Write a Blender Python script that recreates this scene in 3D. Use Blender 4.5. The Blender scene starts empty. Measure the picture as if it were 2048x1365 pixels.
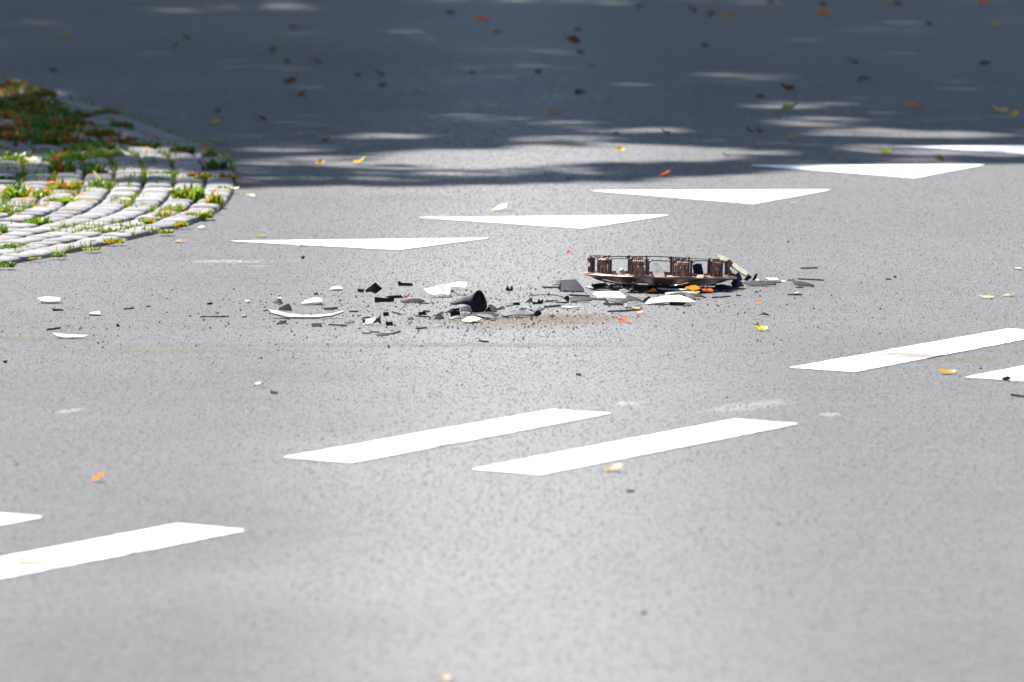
import bpy, bmesh, math, random
import numpy as np
from mathutils import Vector, Matrix, noise
S = bpy.context.scene
COL = S.collection
R = math.radians
rnd = random.Random(7)

# ------------------------------------------------------------------ camera
F = 20000.0; HC = 1.72
PITCH = math.atan((682.5 + 850) / F)
cam = bpy.data.cameras.new('camera'); co = bpy.data.objects.new('camera', cam); COL.objects.link(co)
cam.sensor_width = 36; cam.lens = F / 2048 * 36; cam.clip_end = 3000; cam.clip_start = .5
co.location = (0, 0, HC); co.rotation_euler = (math.pi / 2 - PITCH, 0, 0)
cam.dof.use_dof = True; cam.dof.focus_distance = 23.6; cam.dof.aperture_fstop = 9.6
S.camera = co
# ------------------------------------------------------------------ light
SUN_EL, SUN_AZ = R(48), R(-32)      # azimuth from +Y towards +X
sd = Vector((math.sin(SUN_AZ) * math.cos(SUN_EL), math.cos(SUN_AZ) * math.cos(SUN_EL), math.sin(SUN_EL)))
sl = bpy.data.lights.new('sun', 'SUN'); so = bpy.data.objects.new('sun', sl); COL.objects.link(so)
sl.energy = 5.0; sl.angle = R(.53); sl.color = (1, .968, .93)
so.rotation_euler = sd.to_track_quat('Z', 'Y').to_euler(); so.location = (0, 0, 30)
W = bpy.data.worlds.new('World'); S.world = W; W.use_nodes = True
wn = W.node_tree; bg = wn.nodes['Background']
sky = wn.nodes.new('ShaderNodeTexSky'); sky.sky_type = 'NISHITA'; sky.sun_disc = False
sky.sun_elevation = SUN_EL; sky.sun_rotation = SUN_AZ; sky.air_density = 1; sky.dust_density = .8
wn.links.new(sky.outputs[0], bg.inputs[0]); bg.inputs[1].default_value = .064
S.view_settings.view_transform = 'Standard'; S.view_settings.look = 'None'
S.view_settings.exposure = 1.96; S.view_settings.gamma = 1; S.view_settings.use_curve_mapping = False
S.cycles.max_bounces = 6; S.cycles.transparent_max_bounces = 8

# ------------------------------------------------------------------ helpers
def G(x, y):
    """point of the ground seen at photo pixel x, y"""
    a = (x - 1024) / F; b = (682.5 - y) / F
    d = (a, math.cos(PITCH) + b * math.sin(PITCH), -math.sin(PITCH) + b * math.cos(PITCH))
    t = HC / -d[2]
    return Vector((d[0] * t, d[1] * t, 0))

def tag(o, label=None, cat=None, group=None, kind=None):
    if label: o['label'] = label
    if cat: o['category'] = cat
    if group: o['group'] = group
    if kind: o['kind'] = kind
    return o

def link(name, me, parent=None, mats=()):
    o = bpy.data.objects.new(name, me); COL.objects.link(o)
    if me is not None:
        for m in mats: me.materials.append(m)
    if parent is not None: o.parent = parent
    return o

def mesh(name, v, f, smooth=False):
    me = bpy.data.meshes.new(name); me.from_pydata([tuple(p) for p in v], [], f); me.update()
    if smooth: me.polygons.foreach_set('use_smooth', [True] * len(me.polygons))
    return me

class NB:
    def __init__(s, name):
        s.m = bpy.data.materials.new(name); s.m.use_nodes = True; s.t = s.m.node_tree; s.n = s.t.nodes; s.l = s.t.links
        s.b = s.n['Principled BSDF']
    def inp(s, sock, v):
        if hasattr(v, 'links') or hasattr(v, 'is_output'): s.l.new(v, sock)
        elif isinstance(v, (tuple, list)) and sock.type == 'RGBA' and len(v) == 3: sock.default_value = (*v, 1)
        else: sock.default_value = v
    def pos(s):
        if not hasattr(s, 'g'): s.g = s.n.new('ShaderNodeTexCoord').outputs['Object']
        return s.g
    def wpos(s):
        if not hasattr(s, 'wg'): s.wg = s.n.new('ShaderNodeNewGeometry').outputs['Position']
        return s.wg
    def mapg(s, vec, scale=(1, 1, 1), loc=(0, 0, 0), rot=(0, 0, 0)):
        m = s.n.new('ShaderNodeMapping'); s.l.new(vec, m.inputs[0])
        m.inputs['Scale'].default_value = scale; m.inputs['Location'].default_value = loc; m.inputs['Rotation'].default_value = rot
        return m.outputs[0]
    def noise(s, scale, detail=3, rough=.6, vec=None):
        t = s.n.new('ShaderNodeTexNoise'); s.l.new(vec if vec is not None else s.wpos(), t.inputs['Vector'])
        t.inputs['Scale'].default_value = scale; t.inputs['Detail'].default_value = detail; t.inputs['Roughness'].default_value = rough
        return t.outputs['Fac']
    def vor(s, scale, vec=None, out='Color', feat='F1'):
        t = s.n.new('ShaderNodeTexVoronoi'); t.feature = feat; s.l.new(vec if vec is not None else s.wpos(), t.inputs['Vector'])
        t.inputs['Scale'].default_value = scale; return t.outputs[out]
    def math(s, op, a, b=0., c=None, clamp=False):
        t = s.n.new('ShaderNodeMath'); t.operation = op; t.use_clamp = clamp
        s.inp(t.inputs[0], a); s.inp(t.inputs[1], b)
        if c is not None: s.inp(t.inputs[2], c)
        return t.outputs[0]
    def ramp(s, fac, a, b, lo=0., hi=1.):
        t = s.n.new('ShaderNodeMapRange'); s.inp(t.inputs['Value'], fac)
        t.inputs['From Min'].default_value = a; t.inputs['From Max'].default_value = b
        t.inputs['To Min'].default_value = lo; t.inputs['To Max'].default_value = hi
        t.interpolation_type = 'SMOOTHSTEP'; return t.outputs[0]
    def mix(s, fac, a, b, mode='MIX'):
        t = s.n.new('ShaderNodeMix'); t.data_type = 'RGBA'; t.blend_type = mode
        s.inp(t.inputs[0], fac); s.inp(t.inputs[6], a); s.inp(t.inputs[7], b); return t.outputs[2]
    def bump(s, h, strength, dist, prev=None):
        t = s.n.new('ShaderNodeBump'); t.inputs['Strength'].default_value = strength; t.inputs['Distance'].default_value = dist
        s.l.new(h, t.inputs['Height'])
        if prev is not None: s.l.new(prev, t.inputs['Normal'])
        return t.outputs[0]
    def set(s, col=None, rough=None, normal=None, spec=None, **k):
        if col is not None: s.inp(s.b.inputs['Base Color'], col)
        if rough is not None: s.inp(s.b.inputs['Roughness'], rough)
        if normal is not None: s.inp(s.b.inputs['Normal'], normal)
        if spec is not None: s.inp(s.b.inputs['Specular IOR Level'], spec)
        for q, v in k.items(): s.inp(s.b.inputs[q.replace('_', ' ')], v)
        return s.m
    def ell(s, cx, cy, rx, ry, rot=0., soft=.4, warp=0.25, wscale=6.):
        """soft-edged oval mask on the ground, broken up by noise"""
        v = s.mapg(s.wpos(), (1 / rx, 1 / ry, 0), (0, 0, 0), (0, 0, 0)) if not rot else None
        m0 = s.n.new('ShaderNodeVectorMath'); m0.operation = 'SUBTRACT'; s.l.new(s.wpos(), m0.inputs[0]); m0.inputs[1].default_value = (cx, cy, 0)
        m1 = s.n.new('ShaderNodeVectorRotate'); m1.rotation_type = 'Z_AXIS'; s.l.new(m0.outputs[0], m1.inputs['Vector']); m1.inputs['Angle'].default_value = -rot
        m2 = s.n.new('ShaderNodeVectorMath'); m2.operation = 'MULTIPLY'; s.l.new(m1.outputs[0], m2.inputs[0]); m2.inputs[1].default_value = (1 / rx, 1 / ry, 0)
        m3 = s.n.new('ShaderNodeVectorMath'); m3.operation = 'LENGTH'; s.l.new(m2.outputs[0], m3.inputs[0])
        d = s.math('ADD', m3.outputs['Value'], s.math('MULTIPLY', s.math('SUBTRACT', s.noise(wscale, 4), .5), warp * 4))
        return s.ramp(d, 1 - soft, 1 + soft, 1, 0)

def plain(name, col, rough=.5, var=.25, scale=60., spec=.5, bump=0., **k):
    b = NB(name)
    n = b.noise(scale, 4)
    c = b.mix(b.ramp(n, .35, .65), tuple(x * (1 - var) for x in col), tuple(x * (1 + var) for x in col))
    b.set(c, rough, b.bump(b.noise(scale * 6, 3), 1, bump) if bump else None, spec, **k)
    return b.m

# ------------------------------------------------------------------ materials
def asphalt():
    b = NB('asphalt')
    big = b.noise(.55, 3); mid = b.noise(9, 3); n2 = b.noise(38, 4, .7); fine = b.noise(230, 3, .7)
    v = b.vor(150, out='Color')
    sep = b.n.new('ShaderNodeSeparateColor'); b.l.new(v, sep.inputs[0]); agg = sep.outputs[0]
    k = b.math('ADD', b.math('MULTIPLY', agg, .55), b.math('MULTIPLY', fine, .45))
    c = b.mix(k, (.038, .038, .041), (.132, .131, .130))
    c = b.mix(b.ramp(big, .3, .7, 0, .30), c, (.150, .148, .143))
    c = b.mix(b.ramp(n2, .36, .56, .32, 0), c, (.040, .040, .045))
    c = b.mix(b.ramp(mid, .35, .65, .22, 0), c, (.070, .070, .076))
    # world position by axis, for the band across the lane
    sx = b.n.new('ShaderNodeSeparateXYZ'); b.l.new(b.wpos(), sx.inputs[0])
    # lens vignetting painted into the asphalt: lighter middle band, darker sides
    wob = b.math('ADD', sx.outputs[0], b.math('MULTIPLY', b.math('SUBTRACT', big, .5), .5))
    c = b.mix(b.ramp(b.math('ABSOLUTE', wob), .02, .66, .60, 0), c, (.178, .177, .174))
    # dirt with a shape of its own
    dirt = (.088, .071, .054)
    for (x, y, rx, ry, rot, amt) in DIRT:
        g = G(x, y)
        m = b.ell(g.x, g.y, rx, ry, rot, .55, .35, 14)
        c = b.mix(b.math('MULTIPLY', m, amt), c, dirt)
    for (x, y, rx, ry, rot, amt) in PALE:
        g = G(x, y)
        m = b.ell(g.x, g.y, rx, ry, rot, .5, .3, 30)
        c = b.mix(b.math('MULTIPLY', m, amt), c, (.34, .34, .33))
    g = G(517, 532)
    c = b.mix(b.math('MULTIPLY', b.ell(g.x, g.y, .03, .02, 0, .5, .3, 60), .6), c, (.35, .1, .09))
    h = b.math('ADD', b.math('MULTIPLY', n2, .6), b.math('MULTIPLY', fine, .4))
    nn = b.bump(h, .9, .010)
    nn = b.bump(b.vor(150, out='Distance'), .5, .003, nn)
    return b.set(c, b.ramp(n2, .3, .7, .62, .85), nn, .06)
# x, y (photo px) then half sizes in metres, rotation, strength
DIRT = [(60, 680, .16, .06, .1, .9), (330, 703, .34, .045, .0, .75), (800, 692, .7, .03, 0, .5), (700, 690, .55, .07, 0, .35), (110, 752, .16, .35, .75, .30), (330, 785, .25, .22, .5, .22),
        (1050, 640, .24, .16, 0, .55), (1120, 636, .13, .09, 0, .45), (960, 655, .2, .07, 0, .4), (1820, 712, .09, .10, 0, .5), (1930, 720, .12, .10, -.3, .55),
        (600, 395, .5, .8, 0, .16), (700, 918, .3, .08, .3, .12), (480, 850, .3, .3, 0, .13), (1150, 590, .5, .15, 0, .12)]
PALE = [(460, 523, .085, .05, 0, .32), (1255, 807, .03, .05, -.3, .3), (1660, 829, .02, .04, 0, .3), (1500, 812, .16, .05, 1.1, .2), (140, 822, .02, .06, -.3, .28), (870, 433, .02, .04, 0, .3)]
M = {}
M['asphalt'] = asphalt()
def paint():
    b = NB('road_paint')
    n = b.noise(40, 5, .7)
    c = b.mix(b.ramp(b.noise(170, 4, .75), .64, .72, 0, .9), (.56, .555, .54), (.075, .07, .065))
    c = b.mix(b.ramp(b.math('MULTIPLY', n, b.noise(5, 2)), .34, .42, 0, .92), c, (.09, .085, .08))
    c = b.mix(b.ramp(b.noise(3, 3), .4, .7, 0, .5), c, (.36, .35, .33))
    for (x, y, rx, ry, rot, amt) in [(1800, 711, .10, .07, 0, .97), (1850, 716, .08, .05, 0, .97), (800, 893, .12, .05, .3, .9), (60, 1130, .05, .06, 0, .85)]:
        g = G(x, y); c = b.mix(b.math('MULTIPLY', b.ell(g.x, g.y, rx, ry, rot, .6, .6, 30), amt), c, (.085, .066, .048))
    return b.set(c, .6, b.bump(b.noise(120, 4), .6, .003), .3)
M['paint'] = paint()
def stone():
    b = NB('paving_concrete')
    oi = b.n.new('ShaderNodeObjectInfo').outputs['Random']
    c = b.mix(oi, (.105, .098, .096), (.185, .174, .170))
    c = b.mix(b.ramp(b.noise(25, 4), .35, .7, 0, .5), c, (.095, .09, .085))
    c = b.mix(b.ramp(b.noise(160, 3), .5, .75, 0, .5), c, (.27, .26, .25))
    return b.set(c, .85, b.bump(b.noise(220, 4), .8, .002), .25)
M['stone'] = stone()
M['soil'] = plain('joint_soil', (.022, .018, .013), .95, .5, 80, .1, .004)
M['verge'] = plain('verge_grass', (.05, .08, .022), .9, .4, 4, .1, .03)
M['black'] = plain('black_plastic', (.007, .007, .009), .5, .4, 90, .22, .0006)
M['slate'] = plain('dusty_dark_plastic', (.009, .0108, .017), .6, .4, 70, .06, .0006)
M['grey'] = plain('scuffed_grey_plastic', (.060, .060, .068), .6, .45, 60, .15, .0008)
M['white'] = plain('white_plastic', (.25, .25, .245), .4, .12, 80, .4)
M['cream'] = plain('cream_plastic', (.55, .50, .34), .45, .15, 60, .4)
M['clear'] = plain('cloudy_lens_plastic', (.55, .57, .55), .15, .25, 50, .5, .001, Transmission_Weight=.45)
M['teal'] = plain('reflective_dark_plastic', (.02, .032, .032), .4, .3, 60, .25)
M['rust'] = plain('rusty_brown_steel', (.19, .088, .062), .5, .45, 60, .35, .0006)
M['rustdark'] = plain('dark_brown_steel', (.055, .030, .022), .5, .5, 90, .4, .0006)
M['shell'] = plain('brown_grey_cover', (.13, .078, .056), .34, .35, 40, .6, .0005)
M['wire'] = plain('dark_wire', (.012, .010, .010), .6, .3, 60, .1)
M['grit'] = plain('asphalt_grit', (.090, .089, .090), .85, .65, 210, .05)
M['gritdark'] = plain('dark_crumbs', (.016, .015, .016), .8, .5, 300, .04)
M['sand'] = plain('brown_grit', (.105, .072, .048), .85, .6, 260, .2)
M['pinkstone'] = plain('pinkish_pebble', (.22, .13, .10), .7, .3, 200, .3)
LC = {'orange': (.80, .20, .02), 'red': (.55, .06, .015), 'brown': (.085, .035, .018), 'rbrown': (.17, .055, .02), 'tan': (.42, .26, .14), 'yellow': (.60, .42, .04),
      'pale': (.58, .50, .30), 'green': (.07, .15, .03), 'ygreen': (.26, .30, .04), 'white': (.66, .60, .50), 'amber': (.55, .28, .03)}
def bladem(name, c):
    b = NB(name)
    b.set(b.mix(b.noise(30, 3), tuple(x * .6 for x in c), tuple(x * 1.4 for x in c)), .55, None, .3)
    tr = b.n.new('ShaderNodeBsdfTranslucent'); tr.inputs[0].default_value = (c[0] * 1.5, c[1] * 1.5, c[2], 1)
    mx = b.n.new('ShaderNodeMixShader'); mx.inputs[0].default_value = .35
    b.l.new(b.b.outputs[0], mx.inputs[1]); b.l.new(tr.outputs[0], mx.inputs[2])
    b.l.new(mx.outputs[0], b.n['Material Output'].inputs[0]); return b.m
for k, c in LC.items(): M['leaf_' + k] = bladem('leaf_' + k, tuple(x * .68 for x in c))
M['b_green'] = bladem('weed_green', (.06, .115, .016))
M['b_lime'] = bladem('weed_lime', (.135, .185, .02))
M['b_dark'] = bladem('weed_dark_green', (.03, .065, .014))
M['b_red'] = bladem('weed_reddish', (.20, .045, .012))
M['b_amber'] = bladem('weed_amber', (.36, .20, .02))
M['crown'] = bladem('tree_leaf', (.035, .07, .02))
M['bark'] = plain('bark', (.09, .07, .05), .9, .4, 12, .2, .02)

# ------------------------------------------------------------------ ground and road
def sheet(x0, x1, y0, y1, z): return [(x0, y0, z), (x1, y0, z), (x1, y1, z), (x0, y1, z)], [(0, 1, 2, 3)]
ground = tag(link('ground', mesh('ground', *sheet(-600, 600, -200, 1200, -.06)), mats=[M['verge']]), kind='structure')
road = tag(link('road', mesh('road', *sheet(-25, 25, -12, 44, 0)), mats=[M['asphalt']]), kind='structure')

def inpoly(p, poly):
    x, y = p; c = False
    for i in range(len(poly)):
        x1, y1 = poly[i]; x2, y2 = poly[i - 1]
        if (y1 > y) != (y2 > y) and x < (x2 - x1) * (y - y1) / (y2 - y1) + x1: c = not c
    return c

def flatpaint(name, pts, h=.0025):
    """paint slab with slightly ragged edges"""
    out = []
    n = len(pts)
    for i in range(n):
        a, b = Vector(pts[i]), Vector(pts[(i + 1) % n]); L = (b - a).length; k = max(2, int(L / .02))
        nr = Vector(((b - a).y, -(b - a).x, 0)) / L
        for j in range(k):
            p = a.lerp(b, j / k)
            if j: p = p + nr * (noise.noise(p * 25) * .004 + rnd.uniform(-.002, .002))
            out.append(p)
    bm = bmesh.new()
    vs = [bm.verts.new((p.x, p.y, h)) for p in out]; lo = [bm.verts.new((p.x, p.y, -.002)) for p in out]
    bm.faces.new(vs)
    m = len(out)
    for i in range(m): bm.faces.new((vs[i], lo[i], lo[(i + 1) % m], vs[(i + 1) % m]))
    bmesh.ops.triangulate(bm, faces=bm.faces[:1])
    bmesh.ops.recalc_face_normals(bm, faces=bm.faces[:])
    me = bpy.data.meshes.new(name); bm.to_mesh(me); bm.free()
    return link(name, me, road, [M['paint']])

TR = [[(455, 484), (980, 478), (797, 502)], [(833, 437), (1340, 432), (1165, 459)], [(1178, 383), (1665, 381), (1507, 410)], [(1503, 332), (1970, 331), (1830, 358)], [(1790, 294), (2240, 292), (2100, 312)]]
TL = ['white painted triangle nearest the paved island', 'white painted triangle second from the island', 'white painted triangle in the middle of the row', 'white painted triangle half in front of the shade', 'white painted triangle inside the tree shade at right']
paint_polys = []
for t, lb in zip(TR, TL):
    p = [G(*q) for q in t]; paint_polys.append(p)
    tag(flatpaint('painted_triangle', p), lb)
PER = Vector((1.05, 2.215, 0))
r1 = [G(565, 917), G(705, 928), G(1225, 829), G(1105, 821)]
r2 = [G(942, 941), G(1082, 952), G(1598, 850), G(1470, 840)]
for base, k, lb in [(r1, 0, 'upper painted dash in the middle of the road'), (r1, 1, 'upper painted dash at right with brown dirt across it'), (r1, -1, 'painted dash cut off by the left edge, the upper one'),
                    (r2, 0, 'lower painted dash right of the middle'), (r2, 1, 'lower painted dash cut off by the right edge'), (r2, -1, 'large painted dash at lower left with a blade of grass on it'),
                    (r1, 2, None), (r2, 2, None), (r1, -2, None), (r2, -2, None)]:
    step = PER if k >= 0 else Vector((1.062, 2.266, 0))
    p = [q + step * k for q in base]; paint_polys.append(p)
    o = flatpaint('painted_dash', p)
    if lb: tag(o, lb)

def pebbles(name, P, rad, hgt, mat, parent=None, sides=5, z=0., seed=1):
    """many little half-sunk stones as one mesh"""
    rs = np.random.RandomState(seed); n = len(P)
    a0 = rs.rand(n) * 6.28; V = np.zeros((n, sides + 1, 3))
    for i in range(sides):
        a = a0 + i * 2 * math.pi / sides; r = rad * (.7 + .6 * rs.rand(n))
        V[:, i, 0] = P[:, 0] + np.cos(a) * r; V[:, i, 1] = P[:, 1] + np.sin(a) * r; V[:, i, 2] = z - .001
    V[:, sides, 0] = P[:, 0] + rad * .3 * (rs.rand(n) - .5); V[:, sides, 1] = P[:, 1] + rad * .3 * (rs.rand(n) - .5); V[:, sides, 2] = z + hgt
    F_ = np.zeros((n, sides, 3), int)
    for i in range(sides):
        F_[:, i, 0] = np.arange(n) * (sides + 1) + i; F_[:, i, 1] = np.arange(n) * (sides + 1) + (i + 1) % sides; F_[:, i, 2] = np.arange(n) * (sides + 1) + sides
    me = bpy.data.meshes.new(name); V = V.reshape(-1, 3); F_ = F_.reshape(-1, 3)
    me.vertices.add(len(V)); me.vertices.foreach_set('co', V.ravel())
    me.loops.add(F_.size); me.loops.foreach_set('vertex_index', F_.ravel())
    me.polygons.add(len(F_)); me.polygons.foreach_set('loop_start', np.arange(0, F_.size, 3)); me.polygons.foreach_set('loop_total', np.full(len(F_), 3))
    me.polygons.foreach_set('use_smooth', np.ones(len(F_), bool))
    me.update(calc_edges=True)
    o = link(name, me, parent, [mat]); o['kind'] = 'stuff'; return o

# outline of the paved island, from its kerb line
OUT = [(0, 533), (130, 510), (270, 478), (370, 455), (432, 430), (463, 395), (470, 360), (445, 315), (372, 285), (300, 258), (240, 235), (150, 208), (60, 182), (0, 165)]
og = [G(*q) for q in OUT]; CX, CY = -16.26, 28.373
th = [math.atan2(p.y - CY, p.x - CX) for p in og]; rr = [math.hypot(p.y - CY, p.x - CX) for p in og]
th = [th[0] - .2] + th + [th[-1] + .2]; rr = [rr[0] - .1] + rr + [rr[-1] + .15]
tt = np.linspace(th[0], th[-1], 400); rs_ = np.interp(tt, th, rr); ker = np.hanning(21); ker /= ker.sum()
rs_ = np.convolve(np.pad(rs_, 10, mode='edge'), ker, 'valid')
def RAD(t): return float(np.interp(t, tt, rs_))
def isl(t, off):
    r = RAD(t) - off; return Vector((CX + math.cos(t) * r, CY + math.sin(t) * r, 0))
def on_island(x, y, m=0.):
    t = math.atan2(y - CY, x - CX); return math.hypot(x - CX, y - CY) < RAD(t) - m

rs = np.random.RandomState(3)
N = 640000
Y = np.sqrt(rs.rand(N) * (39.0 ** 2 - 14.6 ** 2) + 14.6 ** 2); X = (rs.rand(N) - .5) * 2 * (.0512 * Y + .12)
keep = rs.rand(N) < np.clip((38.5 - Y) / 11.0, 0, 1) ** 1.3
for i in range(N):
    if keep[i] and X[i] < -.7 and on_island(X[i], Y[i]): keep[i] = False
P0 = np.c_[X, Y]
for poly in paint_polys:
    q = [(v.x, v.y) for v in poly]; xs = [v[0] for v in q]; ys = [v[1] for v in q]
    idx = np.where((X > min(xs)) & (X < max(xs)) & (Y > min(ys)) & (Y < max(ys)))[0]
    for i in idx:
        if inpoly((X[i], Y[i]), q): keep[i] = False
P0 = P0[keep]; n0 = len(P0)
sz = .0018 + .0026 * rs.rand(n0) ** 2
agg = pebbles('aggregate', P0, sz, sz * (.35 + .45 * rs.rand(n0)), M['grit'], road, 4)
# ------------------------------------------------------------------ paved island
island = tag(link('paved_island', None), kind='structure')
base = []
ts = np.linspace(th[0], th[-1], 120)
v = []; f = []
for i, t in enumerate(ts):
    for off in (0.0, 1.0, 2.2):
        p = isl(t, off); v.append((p.x, p.y, .0015))
for i in range(len(ts) - 1):
    for j in range(2):
        a = i * 3 + j; f.append((a, a + 1, a + 4, a + 3))
link('joint_bed', mesh('joint_bed', v, f), island, [M['soil']])
def stone_mesh(w, l, h, seed):
    q = random.Random(seed); bm = bmesh.new(); b = .006
    lay = [(0, 0), (.0008, h - .009), (.003, h - .005), (.008, h - .0018), (.017, h)]
    rings = []
    jit = [(q.uniform(-.002, .002), q.uniform(-.002, .002)) for _ in range(8)]
    for ins, z in lay:
        x, y = w / 2 - ins, l / 2 - ins; c = .009
        pts = [(-x + c, -y), (x - c, -y), (x, -y + c), (x, y - c), (x - c, y), (-x + c, y), (-x, y - c), (-x, -y + c)]
        rings.append([bm.verts.new((p[0] + j[0], p[1] + j[1], z)) for p, j in zip(pts, jit)])
    for a, b_ in zip(rings, rings[1:]):
        for i in range(8): bm.faces.new((a[i], a[(i + 1) % 8], b_[(i + 1) % 8], b_[i]))
    bm.faces.new(rings[-1])
    bmesh.ops.recalc_face_normals(bm, faces=bm.faces[:])
    me = bpy.data.meshes.new('paving_stone'); bm.to_mesh(me); bm.free(); me.materials.append(M['stone']); return me
SV = [stone_mesh(.080 - .002 * (i % 3), .108 - .005 * (i % 2), .0155, i) for i in range(6)]
place = []
for k in range(25):
    off = .043 + k * .0865
    t = th[0] + rnd.random() * .01
    while t < th[-1]:
        p = isl(t, off); a = isl(t + .004, off); b_ = isl(t - .004, off); ang = math.atan2(a.y - b_.y, a.x - b_.x) - math.pi / 2
        place.append((p, ang)); t += rnd.uniform(.113, .124) / (RAD(t) - off)
def vis(p, m=.12): return abs(p.x) < .0512 * p.y + m
near = [q for q in place if vis(q[0]) and 24.0 < q[0].y < 36]
near.sort(key=lambda q: -(1 / q[0].y)); near_set = near[:300]
ids = set(id(q) for q in near_set)
for q in near_set:
    o = link('paving_stone', rnd.choice(SV), island)
    o.location = (q[0].x, q[0].y, rnd.uniform(-.0035, .002)); o.rotation_euler = (rnd.gauss(0, .02), rnd.gauss(0, .014), q[1] + rnd.gauss(0, .02))
bm = bmesh.new()
for q in place:
    if id(q) in ids: continue
    n1 = len(bm.verts); bm.from_mesh(SV[rnd.randrange(6)]); bm.verts.ensure_lookup_table()
    mt = Matrix.Translation((q[0].x, q[0].y, rnd.uniform(-.004, .001))) @ Matrix.Rotation(q[1], 4, 'Z')
    for vv in bm.verts[n1:]: vv.co = mt @ vv.co
me = bpy.data.meshes.new('farther_paving'); bm.to_mesh(me); bm.free(); me.materials.append(M['stone'])
tag(link('farther_paving', me, island), kind='stuff')

# weeds ---------------------------------------------------------------
def tuft_mesh(seed, w, h, n, mix, upright=.5):
    q = random.Random(seed); v = []; f = []; mi = []
    for i in range(n):
        a = q.random() * 6.28; r = w * .5 * math.sqrt(q.random()); bx, by = math.cos(a) * r, math.sin(a) * r * .8
        L = h * q.uniform(.35, 1) * (1 - .5 * (r / (w * .5)) ** 2); lean = q.uniform(.1, 1.0) * (1 - upright)
        d = Vector((math.cos(a + q.gauss(0, .6)) * lean, math.sin(a + q.gauss(0, .6)) * lean, 1)).normalized()
        sd_ = Vector((q.gauss(0, 1), q.gauss(0, .4), 0)).normalized(); bw = q.uniform(.0018, .0045) * (1 if q.random() < .75 else 2.0)
        p0 = Vector((bx, by, -.003)); p1 = p0 + d * L * .55; p2 = p0 + d * L + Vector((d.x, d.y, -.3)) * L * .35
        m = q.choices(range(len(mix)), weights=[x[1] for x in mix])[0]; k = len(v)
        v += [p0 - sd_ * bw * .5, p0 + sd_ * bw * .5, p1 + sd_ * bw, p1 - sd_ * bw, p2]
        f += [(k, k + 1, k + 2, k + 3), (k + 3, k + 2, k + 4)]; mi += [m, m]
    me = mesh('weed_tuft', v, f)
    for x in mix: me.materials.append(M[x[0]])
    me.polygons.foreach_set('material_index', mi); return me
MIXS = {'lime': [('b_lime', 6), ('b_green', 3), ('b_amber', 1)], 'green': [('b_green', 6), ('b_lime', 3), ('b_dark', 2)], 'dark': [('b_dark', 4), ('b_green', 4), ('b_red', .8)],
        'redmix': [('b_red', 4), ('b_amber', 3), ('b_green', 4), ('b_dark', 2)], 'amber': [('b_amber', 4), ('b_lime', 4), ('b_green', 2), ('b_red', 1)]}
TUFT = {}
def tuft(x, y, wpx, hpx, mix, label, group=None):
    key = (mix, rnd.randrange(3), wpx > 45)
    if key not in TUFT:
        TUFT[key] = tuft_mesh(hash(key) % 1000 if False else sum(map(ord, mix)) + key[1] * 17 + key[2], 1.0 * .06, .05, 130 if key[2] else 80, MIXS[mix])
    g = G(x, y + 4); s = g.y / F
    o = link('weed_tuft', TUFT[key]); o.location = (g.x, g.y, .008)
    o.scale = (wpx * s / .06, wpx * s / .06 * 1.3, hpx * s / .05 * .98); o.rotation_euler = (0, 0, rnd.choice((0, math.pi)) + rnd.uniform(-.5, .5))
    tag(o, label, 'weed', group or 'weeds growing in the joints of the paved island')
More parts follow.
